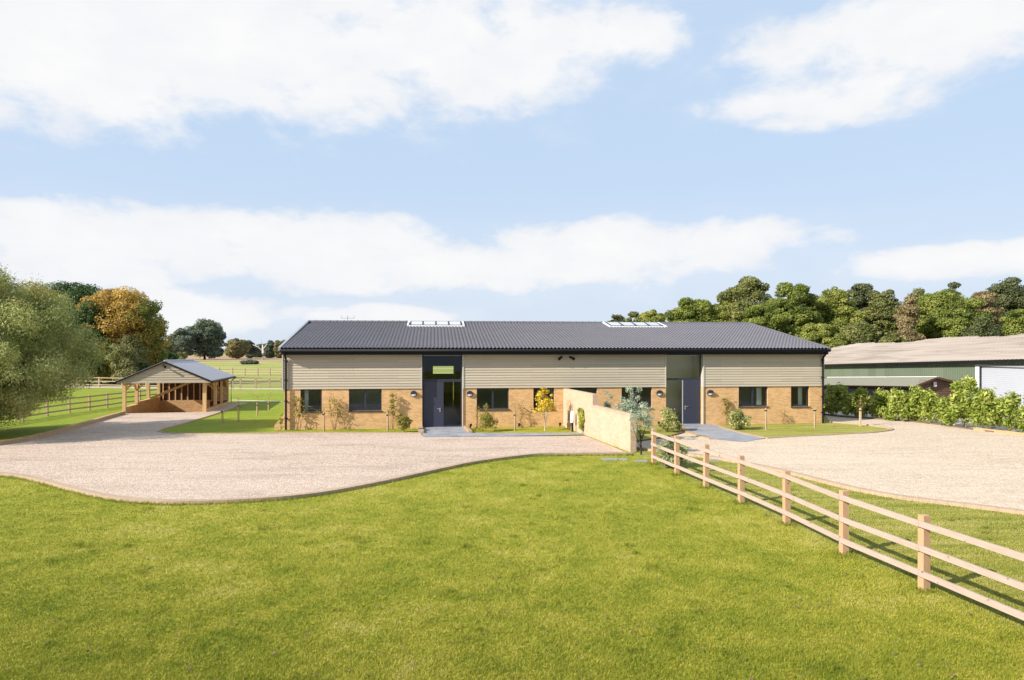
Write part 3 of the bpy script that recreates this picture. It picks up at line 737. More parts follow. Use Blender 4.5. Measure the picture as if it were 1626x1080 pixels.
# skylights
for (a, b) in sky_u:
    w0, w1 = 7.2, WR-0.15; z0, z1 = rz(w0)+.11, rz(w1)+.13
    sl = MB()
    def brd(u0_, u1_, wa, wb, dz=0.0, hh=0.05):
        za = z0+(z1-z0)*(wa-w0)/(w1-w0)+dz; zb = z0+(z1-z0)*(wb-w0)/(w1-w0)+dz
        sl.add([(u0_, wa, za-hh-.12), (u1_, wa, za-hh-.12), (u1_, wb, zb-hh-.12), (u0_, wb, zb-hh-.12), (u0_, wa, za), (u1_, wa, za), (u1_, wb, zb), (u0_, wb, zb)],
               [(0,3,2,1),(4,5,6,7),(0,1,5,4),(1,2,6,5),(2,3,7,6),(3,0,4,7)])
    brd(a+.12, b-.12, w0, w0+.16); brd(a+.12, b-.12, w1-.16, w1)
    brd(a+.12, a+.2, w0+.16, w1-.16); brd(b-.2, b-.12, w0+.16, w1-.16)
    for j in (1, 2, 3):
        um = a+.12+(b-a-.24)*j/4; brd(um-.05, um+.05, w0+.16, w1-.16)
    so = sl.build('skylight', MATS['anthracite'], house)
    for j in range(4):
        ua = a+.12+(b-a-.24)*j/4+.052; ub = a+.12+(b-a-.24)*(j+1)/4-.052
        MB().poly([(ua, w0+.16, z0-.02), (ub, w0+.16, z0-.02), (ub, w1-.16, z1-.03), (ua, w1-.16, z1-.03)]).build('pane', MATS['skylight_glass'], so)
    mb = MB()
    mb.box(a, b, w0-.14, w0-.01, rz(w0)-.05, rz(w0)+.09)
    for uu in (a-.04, b-.06): mb.prism([(uu, w0-.14, rz(w0)-.05), (uu, w0-.14, rz(w0)+.09), (uu, w1, rz(w1)+.12), (uu, w1, rz(w1)-.05)], (.1, 0, 0))
    mb.build('flashing', MATS['white_frame'], so)
# eaves: fascia, soffit, gutter, downpipes
MB().box(eL+.03, eR-.03, -0.46, -0.42, ZT-.02, ZE-.04).build('fascia', MATS['black_metal'], house)
MB().box(eL+.05, eR-.05, -0.42, 0.0, ZT+.0, ZT+.03).build('soffit', MATS['black_metal'], house)
mb = MB(); mb.tube([(eL, -.54, ZE-.10), (eR+.02, -.54, ZE-.10)], 0.075, 10); mb.build('gutter', MATS['black_metal'], house, True)
for u in (0.12, HL-.05):
    mb = MB(); mb.tube([(u, -.53, ZE-.12), (u, -.50, ZE-.24), (u, -.15, ZE-.5), (u, -.125, ZE-.62), (u, -.125, 0.02)], 0.055, 8)
    for z in (3.6, 2.6, 1.5, 0.6): mb.box(u-.08, u+.08, -.17, -.03, z, z+.05)
    mb.build('downpipe', MATS['black_metal'], house)
MB().box(0.0, HL, -0.075, -0.058, ZB-.03, ZB+.0).build('drip_board', MATS['clad_trim'], house) if False else None

hp = lambda u, w, z: A+HD*u+HN*w+Vector((0, 0, z))
# aerial
u, _ = hx(552, 505, WR)
ae = empty('tv_aerial', hp(u, WR, ZR), ang, 'small aerial with upright prongs on the roof ridge', 'aerial')
MB().tube([(0, 0, -.05), (0, 0, .42)], 0.022, 6).build('mast', MATS['lead'], ae)
mb = MB(); mb.tube([(-.42, 0, .27), (.42, 0, .27)], 0.014, 5)
for x in (-.42, 0, .42): mb.tube([(x, 0, .24), (x, 0, .45)], 0.014, 5)
mb.build('boom', MATS['lead'], ae)
# round wall lamps
def lamp():
    r = empty('wall_lamp')
    mb = MB(); mb.tube([(0, 0, 0), (0, -.07, 0)], [.17, .165], 24); mb.build('lamp_body', MATS['black_metal'], r)
    mb = MB(); mb.tube([(0, -.07, -.012), (0, -.10, -.012), (0, -.12, -.012)], [.13, .11, .03], 20); mb.build('lens', MATS['lamp_glass'], r, True)
    mb = MB(); n = 12
    pts = [(math.cos(math.pi*i/n)*.17, -.071, math.sin(math.pi*i/n)*.17) for i in range(n+1)]
    mb.prism(pts, (0, -.075, 0)); mb.build('eyelid_hood', MATS['anthracite'], r); return r
L0 = lamp()
for i, (px, py, lab) in enumerate(((657, 625.5, 'round eyelid wall lamp left of the glazed entrance door'), (746, 625.5, 'round eyelid wall lamp right of the glazed entrance door, before the twin window'),
                            (1047, 624.5, 'round eyelid wall lamp left of the slate-path door, beside the silver tree'), (1127.5, 624, 'round eyelid wall lamp right of the door at the slate path'))):
    o = L0 if i == 0 else copy_tree(L0); u, z = hx(px, py)
    o.location = hp(u, -.003, z); o.rotation_euler = (0, 0, ang); tag(o, lab, 'wall lamp', 'round lamps on the house front')
# security spotlights under the eaves
def spot(s):
    r = empty('spotlight'); mb = MB(); mb.box(-.05, .05, -.06, 0, -.02, .08); mb.build('bracket', MATS['black_metal'], r)
    mb = MB(); mb.tube([(0, -.05, .02), (s*.08, -.14, -.02), (s*.16, -.26, -.07)], [.03, .06, .085], 12); mb.build('lamp_head', MATS['black_metal'], r); return r
for px, s, lab in ((891, -1, 'left black spotlight of the pair under the house eaves'), (905, 1, 'right black spotlight of the pair under the house eaves')):
    o = spot(s); u, z = hx(px, 568); o.location = hp(u, -.06, z); o.rotation_euler = (0, 0, ang); tag(o, lab, 'spotlight', 'spotlights under the house eaves')
# uplights by wall base
ul = None
for px, lab in ((747, 'small black ground spotlight beside the entrance slab'), (824, 'small black ground spotlight at the wall below the twin window'), (889, 'small black ground spotlight at the wall by the golden tree'), (1046, 'small black ground spotlight at the wall behind the variegated bush')):
    if ul is None:
        ul = empty('ground_spotlight'); MB().tube([(0, 0, -.03), (0, 0, .12)], .015, 6).build('spike', MATS['black_metal'], ul)
        MB().tube([(0, -.02, .1), (.03, .09, .2)], [.05, .07], 10).build('lamp_head', MATS['black_metal'], ul); o = ul
    else: o = copy_tree(ul)
    u, _ = hx(px, w=-.35); o.location = hp(u, -.35, 0); o.rotation_euler = (0, 0, ang); tag(o, lab, 'spotlight', 'spotlights at the foot of the house wall')

# freestanding pale brick wall
Pn = at(1001, 718.5); uF, _ = hx(894.5); Pf = hp(uF, -.004, 0)
d = Pn-Pf; LW = d.length; wa = math.atan2(d.y, d.x)
ww = empty('garden_wall', Pf, wa, 'freestanding pale brick wall stepping down from the house towards the lawn', 'wall')
# param along where the photo ray at px 941 meets the wall face
k = (941-CX)/F; s_ = (Pf.x-k*Pf.y)/(k*d.y-d.x); us = s_*LW
MB().box(0.0, us, 0, .26, -.1, ZB-.05).build('tall_section', MATS['pale_brick'], ww)
MB().box(us+.002, LW, 0.0, .26, -.1, 1.50).build('low_section', MATS['pale_brick'], ww)
MB().box(us+.0, LW+.02, -.02, .28, 1.502, 1.555).build('coping', MATS['pale_brick'], ww)

# ------------------------------------------------------------------ car barn (open garage)
gar = empty('car_barn', G0, th, 'open oak-framed car barn with boarded gable and grey slate roof beside the drive', 'garage')
def gx(px, py=HY, w=0.0):
    k = (px-CX)/F; Y = (w+G0.dot(GN))/(k*GN.x+GN.y); P = Vector((k*Y, Y, 0)); return (P-G0).dot(GD), CAMH-(py-HY)*Y/F
ge0 = gx(184.5, 607, -.3); ge1 = gx(336, 607, -.3); gap = gx(262, 574, -.3)
uL_, uR_ = ge0[0], ge1[0]; uM = gap[0]; zE = 2.08; zA = gap[1]-.10
# gable boarding
mb = MB(); n = 8
for i in range(n):
    za = zE+(zA-zE)*i/n; zb = zE+(zA-zE)*(i+1)/n; fa = i/n; fb = (i+1)/n
    la, lb = uL_+(uM-uL_)*fa, uL_+(uM-uL_)*fb; ra, rb = uR_+(uM-uR_)*fa, uR_+(uM-uR_)*fb
    mb.prism([(la+.05, -.33, za), (ra-.05, -.33, za), (rb, -.30, zb), (lb, -.30, zb)], (0, .04, 0))
mb.box(uL_+.06, uR_-.06, -.345, -.25, zE-.07, zE+.015)
mb.build('gable_cladding', MATS['cladding_board'], gar)
# roof slopes; right slope ends in a half hip
RB = GL+.25
for side, name in ((uL_, 'roof_slope'), (uR_, 'roof_slope')):
    P = [(side-(0.02 if side < 0 else -.02), -.42, zE+.03), (uM, -.42, zA+.08), (uM, RB-.9, zA+.02), (side, RB, zE+.03)]
    if side > 0: P = P[::-1]
    mb = MB(); mb.prism(P, (0, 0, .06)); mb.build(name, MATS['garage_slate'], gar)
MB().prism([(uL_, RB, zE+.03), (uR_, RB, zE+.03), (uM, RB-.9, zA+.02)], (0, 0, .06)).build('hip_slope', MATS['garage_slate'], gar)
MB().tube([(uM, -.44, zA+.14), (uM, RB-.9, zA+.08)], .07, 8).build('ridge', MATS['garage_slate'], gar)
mb = MB()
for side in (uL_, uR_): mb.bar((side, -.44, zE+.02), (uM, -.44, zA+.07), .04, .09)
mb.build('bargeboard', MATS['black_metal'], gar)
mb = MB(); mb.tube([(uR_+.05, -.4, zE-.02), (uR_+.05, RB, zE-.02)], .06, 8); mb.tube([(uR_+.05, RB-.1, zE-.05), (GW+.15, RB-.1, zE-.35), (GW+.15, RB-.1, .1)], .035, 7); mb.build('gutter', MATS['black_metal'], gar)
# timber frame
def post(u, w, z0, z1=2.02, t=.2): MB().box(u-t/2, u+t/2, w-t/2, w+t/2, z0, z1).build('post', MATS['oak_frame'], gar)
def brace(a, b, t=.1): MB().bar(a, b, t, t).build('brace', MATS['oak_frame'], gar)
post(.1, .1, -.05); post(.1, 2.6, .5); post(.1, 5.2, .7); post(.1, GL-.12, .2)
post(GW-.1, .1, -.05, t=.22); post(GW-.1, 3.4, .2); post(GW-.1, 5.6, .2, t=.14); post(GW-.1, GL-.12, .2)
brace((.1, .15, 1.5), (.1, .75, 2.0)); brace((.1, 2.55, 1.4), (.1, 1.95, 2.0)); brace((.1, 2.65, 1.4), (.1, 3.25, 2.0)); brace((.2, 2.6, 1.5), (.65, 2.6, 2.0))
brace((.2, .1, 1.55), (.6, .1, 2.0)); brace((GW-.2, .1, 1.55), (GW-.6, .1, 2.0)) if False else None
brace((GW-.1, .2, 1.4), (GW-.1, .8, 2.0)); brace((GW-.1, 3.3, 1.35), (GW-.1, 2.7, 2.0)); brace((GW-.1, 3.5, 1.35), (GW-.1, 4.1, 2.0)); brace((GW-.1, GL-.2, 1.35), (GW-.1, GL-.8, 2.0))
mb = MB()
for u in (.1, GW-.1): mb.box(u-.09, u+.09, -.2, GL, 2.03, 2.2)
for w in (.1, 2.6, 5.2, GL-.12): mb.box(0.2, GW-.2, w-.09, w+.09, 2.035, 2.19)
mb.build('wall_plate', MATS['oak_frame'], gar)
# big diagonal inside (from the dwarf wall up to the right)
MB().bar((.25, 5.2, .62), (GW*.62, 6.6, 2.02), .16, .18).build('diagonal_strut', MATS['oak_frame'], gar)
MB().bar((GW-.3, 5.6, .95), (GW*.72, 5.6, 2.02), .1, .1).build('diagonal_strut', MATS['oak_frame'], gar)
# brick dwarf walls
mb = MB()
mb.box(-.04, .22, .22, 2.62, -.3, .38); mb.box(-.04, .22, 2.63, GL, -.9, .60)
mb.box(.225, GW-.05, GL-.3, GL, -1.1, .30); mb.box(GW-.24, GW+.02, .25, GL-.31, -.9, .16)
mb.build('dwarf_wall', MATS['house_brick'], gar)
MB().box(-.07, .25, .2, 2.6, .382, .44).build('wall_coping', MATS['oak_frame'], gar)
# back boarding with studs
MB().box(.23, GW-.05, GL-.14, GL-.08, .31, 2.03).build('back_boarding', MATS['dark_board'], gar)
for i in range(11):
    u = .4+i*(GW-.75)/10; MB().box(u, u+.07, GL-.22, GL-.142, .31, 2.03).build('stud', MATS['oak_frame'], gar)
MB().box(GW-.22, GW-.2+.05, 5.65, GL-.25, .31, 2.02).build('side_boarding', MATS['dark_board'], gar) if False else None
MB().box(3.55, 3.98, GL-.28, GL-.225, 1.55, 1.95).build('fuse_box', MATS['rail_wood'], gar)
# ramped gravel floor inside
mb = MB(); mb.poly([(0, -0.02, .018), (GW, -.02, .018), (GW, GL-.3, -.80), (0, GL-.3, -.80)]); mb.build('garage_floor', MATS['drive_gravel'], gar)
# spotlight on gable
sp = spot(1); u, z = gx(260, 581, -.35); p = G0+GD*u+GN*(-.35); sp.location = (p.x, p.y, z); sp.rotation_euler = (0, 0, th)
tag(sp, 'black spotlight on the boarded gable of the car barn', 'spotlight')
# logs
lp = empty('log_pile', gpt(GW-.55, 6.7, -.05), th, 'stack of split logs in the back bay of the car barn', 'log pile')
g = random.Random(4); mb = MB()
MB().box(-.45, .5, -.7, .75, -.7, .32).build('log_rack', MATS['dark_board'], lp)
for r in range(7):
    for c in range(8):
        mb.tube([(.05+g.uniform(-.03, .03), -.62+c*.17+g.uniform(-.02, .02)+(r % 2)*.08, .42+r*.155), (.45+g.uniform(-.04, .05), -.6+c*.17+(r % 2)*.08, .42+r*.155+g.uniform(-.02, .02))], g.uniform(.06, .085), 6)
tag(mb.build('logs', MATS['log_wood'], lp), kind='stuff')

# ------------------------------------------------------------------ fences
def fence(name, posts, label, ph, rails, pw=.12, rw=.04, rh=.1, side=1, pm='post_wood', rm='rail_wood', group=None, close=None):
    """posts: world points, rails: heights"""
    root = empty(name, posts[0], 0, label, 'fence', group); o = Vector(posts[0]); P = [Vector(p)-o for p in posts]
    for i, p in enumerate(P):
        dd = (P[min(i+1, len(P)-1)]-P[max(i-1, 0)]).normalized(); m = MB(); g = random.Random(i)
        m.bar((p.x, p.y, -.2), (p.x+g.uniform(-.01, .01), p.y, ph*g.uniform(.985, 1.015)), pw, pw, up=(dd.x, dd.y, 0))
        m.build('post', MATS[pm], root)
    for i in range(len(P)-1):
        a, b = P[i], P[i+1]; dd = (b-a).normalized(); nn = Vector((-dd.y, dd.x, 0))*side*(pw/2+rw/2+.002)
        for z in rails:
            m = MB(); g = random.Random(i*7+int(z*100)); e = dd*.002
            m.bar(a+nn+e+Vector((0, 0, z+g.uniform(-.01, .01))), b+nn-e+Vector((0, 0, z+g.uniform(-.01, .01))), rw, rh)
            m.build('rail', MATS[rm], root)
    return root
fp = [at(1038, 737), at(1075, 754), at(1121, 774.5), at(1177, 799), at(1249, 832), at(1340, 880), at(1467, 937)]
for i in (1, 2): fp.append(fp[-1]+(fp[-1]-fp[-2]) if i == 1 else fp[-1]+(fp[6]-fp[5]))
fence('paddock_fence', fp, 'pale new post and three-rail timber fence across the front lawn', 1.30, (.31, .74, 1.17), .135, .04, .105, -1)
fence('post_and_rail_fence', [at(-60, 683), at(-10, 675), at(36, 668), at(75, 661.5), at(110, 656), at(141.7, 652), at(170, 648), at(197, 644), at(222, 641), atY(252, 56), atY(285, 58), atY(320, 60)],
      'post and rail fence curving across the grass left of the car barn', 1.08, (.25, .62, .98), .11, .04, .1, -1, 'old_rail_wood', 'old_rail_wood')
fence('post_and_rail_fence', [atY(30, 82), atY(62, 80.5), atY(92, 79), atY(122.7, 78), atY(157.7, 77), atY(194, 76), atY(232, 75.5), atY(270, 75), atY(308, 74.6), atY(340, 74.4), atY(369, 74.4), atY(382, 74.5), atY(406, 74.5), atY(428, 74.6), atY(447, 74.7), atY(470, 75)],
      'middle post and rail fence along the pale track behind the car barn', 1.15, (.3, .7, 1.08), .14, .04, .09, -1, 'old_rail_wood', 'old_rail_wood')
fence('post_and_rail_fence', [atY(310, 116), atY(330, 115), atY(348, 114), atY(369, 113), atY(388.5, 112), atY(409, 111), atY(428.5, 110.5), atY(449, 110), atY(470, 109)],
      'farthest post and rail fence in the pasture, beyond the track', 1.30, (.35, .8, 1.22), .18, .04, .09, -1, 'old_rail_wood', 'old_rail_wood')

# ------------------------------------------------------------------ right: metal barn and stable shed
b0 = Vector((26.3, 73.0, 0)); b1 = Vector((31.8, 33.0, 0)); bd = (b1-b0); BL = bd.length; ba = math.atan2(bd.y, bd.x)
barn = empty('metal_barn', b0, ba, 'long green sheet-metal farm barn with fibre-cement roof and white roller door', 'barn')
bdv = bd.normalized(); bn = Vector((-bdv.y, bdv.x, 0))      # points to +x side (away from the camera)
def bx(px, w=0.0):
    k = (px-CX)/F; # point = b0+bdv*s+bn*w ; x=k*y
    s = (k*(b0.y+bn.y*w)-(b0.x+bn.x*w))/(bdv.x-k*bdv.y); P = b0+bdv*s+bn*w; return s, P.y
sA, yA = bx(1311, -.4); sB, yB = bx(1626, -.4); eA = hgt(579.5, yA); eB = hgt(571.5, yB)
WRB = 10.0
ra_, yRa = bx(1311, WRB); rb_, yRb = bx(1626, WRB); zRa = hgt(551.5, yRa); zRb = hgt(531, yRb)
ez = lambda s: eA+(eB-eA)*(s-sA)/(sB-sA)
rzz = lambda s: zRa+(zRb-zRa)*(s-ra_)/(rb_-ra_)
sd0 = bx(1549)[0]; sd1 = sd0+6.2; zd = hgt(579, bx(1549)[1])
def sheetwall(s0, s1, z0f, z1f):
    mb = MB(); prof = [(0, 0), (.07, 0), (.09, -.035), (.16, -.035), (.18, 0)]; s = s0; P = []
    while s < s1:
        for a, b in prof[:-1]:
            if s+a < s1: P.append((s+a, b))
        s += .2
    P.append((s1, 0))
    for i in range(len(P)-1):
        (xa, ya), (xb, yb) = P[i], P[i+1]; mb.poly([(xa, ya, z0f(xa)), (xb, yb, z0f(xb)), (xb, yb, z1f(xb)), (xa, ya, z1f(xa))])
    return mb
zero = lambda s: -.1
wt = lambda s: ez(s)+.02
m1 = sheetwall(0, sd0, zero, wt); m2 = sheetwall(sd0, sd1, lambda s: zd, wt); m3 = sheetwall(sd1, BL, zero, wt)
m1.add(m2.v, m2.f); m1.add(m3.v, m3.f)
m1.build('sheet_wall', MATS['green_sheet'], barn)
mb = MB(); mb.poly([(0, 0, -.1), (0, 2*WRB, -.1), (0, 2*WRB, ez(0)), (0, WRB, rzz(0)), (0, 0, ez(0))]); mb.poly([(BL, 0, -.1), (BL, 2*WRB, -.1), (BL, 2*WRB, ez(BL)), (BL, WRB, rzz(BL)), (BL, 0, ez(BL))])
mb.poly([(0, 2*WRB, -.1), (BL, 2*WRB, -.1), (BL, 2*WRB, ez(BL)), (0, 2*WRB, ez(0))]); mb.build('end_wall', MATS['green_sheet'], barn)
# corrugated roof, sheets with wandering ridge line
mb = MB(); per = .3; ns = int((BL+1.2)/per)*4; g = random.Random(3)
rows = 5; V = []
for r in range(rows+1):
    t = r/rows; w = -.4+t*(WRB+.4)
    for i in range(ns+1):
        s = -.6+i*per/4; c = [0, .05, .07, .05][i % 4]
        sheetn = int(s/1.0); wob = .10*math.sin(sheetn*.55)+.07*((sheetn*37) % 5)/5 if r >= rows-1 else 0
        V.append((s, w, ez(s)+(rzz(s)-ez(s))*t+c+wob*(1 if r == rows else .3)))
mb.v = V; m_ = ns+1
mb.f = [(r*m_+i, r*m_+i+1, (r+1)*m_+i+1, (r+1)*m_+i) for r in range(rows) for i in range(ns)]
rfb = mb.build('roof', MATS['fibre_cement'], barn)
MB().poly([(-.6, WRB, rzz(-.6)), (BL+.6, WRB, rzz(BL)), (BL+.6, 2*WRB+.4, ez(BL)), (-.6, 2*WRB+.4, ez(0))]).build('far_roof_slope', MATS['fibre_cement'], barn)
mb = MB(); mb.bar((-.6, -.44, ez(-.6)-.02), (BL+.6, -.44, ez(BL+.6)-.02), .12, .13); mb.build('gutter', MATS['black_metal'], barn)
# roller door
mb = MB(); z = -.05
while z < zd-.12:
    mb.add([(sd0+.38, .08, z), (sd1-.2, .08, z), (sd1-.2, .073, z+.06), (sd0+.38, .073, z+.06), (sd1-.2, .08, z+.12), (sd0+.38, .08, z+.12)], [(0, 1, 2, 3), (3, 2, 4, 5)]); z += .12
rd = mb.build('roller_door', MATS['roller_door'], barn)
MB().box(sd0+.02, sd0+.36, -.04, .12, -.1, zd-.1).build('door_guide', MATS['white_frame'], rd)
MB().box(sd0+.3601, sd0+.42, -.06, .05, -.1, zd-.1).build('guide_rail', MATS['anthracite'], rd)
MB().box(sd0, sd1, -.06, .02, zd-.1, zd+.02).build('lintel', MATS['lead'], rd)
MB().box(sd0+3.1, sd1-.25, -.1, .0, -.1, .22).build('green_bumper', MATS['green_paint'], barn)

# dark stained stable shed with its gable to the right
s0 = atY(1460, 45.2); sdir = Vector((.99, .136, 0)).normalized(); sa = math.atan2(sdir.y, sdir.x); sn = Vector((-sdir.y, sdir.x, 0))
shed = empty('stable_shed', s0, sa, 'low dark-stained timber stable with shallow sheet roof in front of the green barn', 'shed')
def sx(px, py, w):
    k = (px-CX)/F; Y = (w+s0.dot(sn))/(k*sn.x+sn.y); P = Vector((k*Y, Y, 0)); return (P-s0).dot(sdir), CAMH-(py-HY)*Y/F
gw = sx(1530, 612, 0)[0]; ap = sx(1489.6, 600.6, -.3); e_z = sx(1460, 613, 0)[1]; SL = 11.5; shed.rotation_euler.x = -R(2.4)
mb = MB(); mb.prism([(0, 0, -.1), (gw-.2, 0, -.1), (gw-.2, 0, e_z), (ap[0], 0, ap[1]-.06), (0.0, 0, e_z)], (0, SL, 0))
w_ = mb.build('shed_wall', MATS['shed_board'], shed)
mb = MB()
for i in range(16): mb.box(.0, gw-.2, -.02, -.001, -.05+i*.15, -.05+i*.15+.02)
mb.build('board_batten', MATS['dark_board'], shed)
mb = MB(); mb.prism([(-.45, -.35, e_z-.02), (ap[0], -.35, ap[1]), (ap[0], SL+.3, ap[1]), (-.45, SL+.3, e_z-.02)], (0, 0, .05)); mb.build('roof_slope', MATS['shed_roof_sheet'], shed)
mb = MB(); mb.prism([(ap[0]+.002, -.35, ap[1]), (gw+.05, -.35, e_z-.02), (gw+.05, SL+.3, e_z-.02), (ap[0]+.002, SL+.3, ap[1])], (0, 0, .05)); mb.build('roof_slope', MATS['shed_roof_sheet'], shed)
mb = MB(); mb.bar((ap[0], -.36, ap[1]+.08), (ap[0], SL+.3, ap[1]+.08), .22, .04); mb.build('ridge_capping', MATS['white_frame'], shed)
mb = MB(); mb.bar((-.47, -.37, e_z-.0), (ap[0], -.37, ap[1]+.02), .03, .12); mb.bar((ap[0], -.37, ap[1]+.02), (gw+.07, -.37, e_z), .03, .12); mb.build('bargeboard', MATS['dark_board'], shed)
MB().box(-.03, -.005, .2, SL-.2, e_z-.75, e_z-.2).build('dark_eave_band', MATS['black_metal'], shed)  # flat dark band along the side wall below the eave
bl_ = empty('bulkhead_lamp', s0+sdir*ap[0]+sn*(-.02)+Vector((0, 0, ap[1]-.42)), sa, 'small white oval lamp on the gable of the dark stable', 'lamp')
MB().box(-.10, .10, -.03, 0, -.16, .16).build('backplate', MATS['white_plastic'], bl_)
mb = MB(); mb.tube([(0, -.031, -.13), (0, -.06, -.05), (0, -.06, .05), (0, -.031, .13)], [.05, .085, .085, .05], 10); mb.build('diffuser', MATS['lamp_glass'], bl_, True)

# ------------------------------------------------------------------ trees
# big willow-like tree at the left
base = atY(-38, 33.0)
cl = []; g = random.Random(11)
for i in range(420):
    a = g.uniform(0, 2*math.pi); r_ = math.sqrt(g.uniform(0, 1)); h = g.uniform(0, 1)
    prof = math.sin(min(1, (h*0.86+0.14))*math.pi)**0.55
    R_ = 4.95*prof*r_; z = (0.9 if math.cos(a) < .3 or r_ < .5 else 1.5)+h*6.3
    q = g.uniform(.4, .85)
    cl.append((R_*math.cos(a), R_*math.sin(a), z, q*.95, q*.95, q*1.1))
tree('willow_tree', base, cl, 230000, .068, 'leaf_willow', 'dark_bark', 'big olive-green willow-leaved tree overhanging the rails at the left edge', trunk_r=.28, seed=2,
     aspect=.26, trunk_top=3.4, nlimb=18, up=.2, droop=.5, shell=(.1, 1.1))
def ctree(name, px, top, wpx, Y, leaf, label, bark='bark', n=9000, ls=.3, nc=34, seed=1, cr=.38, low=.08, group=None, flat=.75, aspect=.6, ysc=.9, cat='tree', trunk=None, spread=(.45, .86), dome=0):
    H = hgt(top, Y); rx = wpx/2*Y/F; z0 = H*low; rzc = (H-z0)/2
    cl = crown_clumps((0, 0, z0+rzc), rx, rx*ysc, rzc, int(nc*1.35), seed, cr, flat, spread); n = int(n*2.0); ls *= .8
    if dome: cl = dome_clumps((0, 0, z0+rzc), rx*1.08, rx*1.0, rzc*1.06, nc*2, seed, dome, flat)
    return tree(name, atY(px, Y), cl, int(n*1.15), ls*.9, leaf, bark, label, cat, group, trunk_r=trunk or max(.12, H*.022), seed=seed, aspect=aspect)
ctree('dark_tree', 108, 440, 118, 92, 'leaf_dark', 'dark green tree rising behind the big willow-leaved tree', 'dark_bark', 26000, .17, 46, 5, low=.05, dome=.22)
ctree('dark_tree', 50, 446, 110, 90, 'leaf_dark', 'dark green tree mostly hidden behind the willow-leaved tree at the left edge', 'dark_bark', 14000, .18, 36, 15, low=.05)
ctree('dark_tree', 140, 478, 72, 80, 'leaf_dark', 'dark green tree squeezed between the willow-leaved tree and the autumn tree', 'dark_bark', 14000, .16, 34, 17, low=.04, dome=.22)
ctree('autumn_tree', 194, 455, 132, 83, 'leaf_autumn', 'orange and green autumn tree behind the car barn', 'dark_bark', 34000, .17, 60, 8, low=.04, cr=.30, dome=.2)
ctree('green_tree', 234, 484, 62, 86, 'leaf_green', 'green tree with loose twigs growing at the right side of the autumn tree', 'dark_bark', 9000, .17, 30, 9, low=.05)
ctree('pale_willow_bush', 200, 530, 54, 79.5, 'leaf_bush', 'pale yellowish willow bush at the foot of the autumn tree', 'bark', 12000, .12, 30, 10, low=.02, cat='bush', dome=.25)
ctree('hedgerow_bush', 232, 577, 60, 80, 'leaf_dark', 'low dark bush behind the left roof slope of the car barn', 'dark_bark', 6000, .12, 18, 12, low=.0, cat='bush')
ctree('hedgerow_bush', 160, 574, 76, 84, 'leaf_olive', 'low olive bush under the dark trees behind the middle fence', 'dark_bark', 6000, .14, 18, 13, low=.0, cat='bush')
ctree('hedgerow_bush', 90, 578, 90, 84, 'leaf_bush', 'low straw-coloured scrub behind the middle fence at the left', 'dark_bark', 6000, .14, 18, 14, low=.0, cat='bush')
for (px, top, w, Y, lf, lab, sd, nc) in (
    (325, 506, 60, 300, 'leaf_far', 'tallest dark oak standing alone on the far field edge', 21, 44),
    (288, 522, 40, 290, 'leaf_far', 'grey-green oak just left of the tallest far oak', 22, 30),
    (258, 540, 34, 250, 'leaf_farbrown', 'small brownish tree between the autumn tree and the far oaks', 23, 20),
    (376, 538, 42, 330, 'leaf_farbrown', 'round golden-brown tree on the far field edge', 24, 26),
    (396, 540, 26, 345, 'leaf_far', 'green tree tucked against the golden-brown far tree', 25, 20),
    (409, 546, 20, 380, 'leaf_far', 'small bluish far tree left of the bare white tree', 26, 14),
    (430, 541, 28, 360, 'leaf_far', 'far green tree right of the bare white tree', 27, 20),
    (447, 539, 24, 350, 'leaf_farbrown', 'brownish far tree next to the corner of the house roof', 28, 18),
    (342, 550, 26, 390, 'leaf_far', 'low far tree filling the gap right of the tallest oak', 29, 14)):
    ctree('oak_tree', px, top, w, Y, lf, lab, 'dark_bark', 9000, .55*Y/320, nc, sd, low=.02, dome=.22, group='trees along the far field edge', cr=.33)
ctree('conifer_tree', 271, 559, 24, 120, 'leaf_dark', 'small dark evergreen behind the car barn ridge', 'dark_bark', 3500, .2, 14, 31, low=.0)
ctree('pale_bush', 287, 560, 17, 150, 'leaf_bush', 'small pale round bush right of the little evergreen', 'bark', 2500, .2, 10, 32, low=.0, cat='bush')
ctree('gorse_bush', 397, 572, 26, 200, 'leaf_far', 'low dark green bush alone in the pasture', 'bark', 2500, .25, 12, 33, low=0, cat='bush')
# bare white tree
bt = empty('bare_tree', atY(417, 300), 0, 'bare white-barked tree on the far field edge', 'tree'); mb = MB()
mb.tube([(0, 0, -.2), (.2, 0, 3), (0, 0, 6.5)], [.7, .55, .25], 6); mb.tube([(.1, 0, 3.6), (-2, 0, 5.6), (-4.4, 0, 6.6)], [.35, .2, .07], 5); mb.tube([(.1, 0, 4.5), (1.8, 0, 6.5), (2.2, 0, 8.2)], [.3, .16, .06], 5); mb.tube([(0, 0, 6.3), (-.7, 0, 8), (-.6, 0, 9.4)], [.2, .12, .05], 5)
mb.build('trunk', MATS['pale_bark'], bt, True)

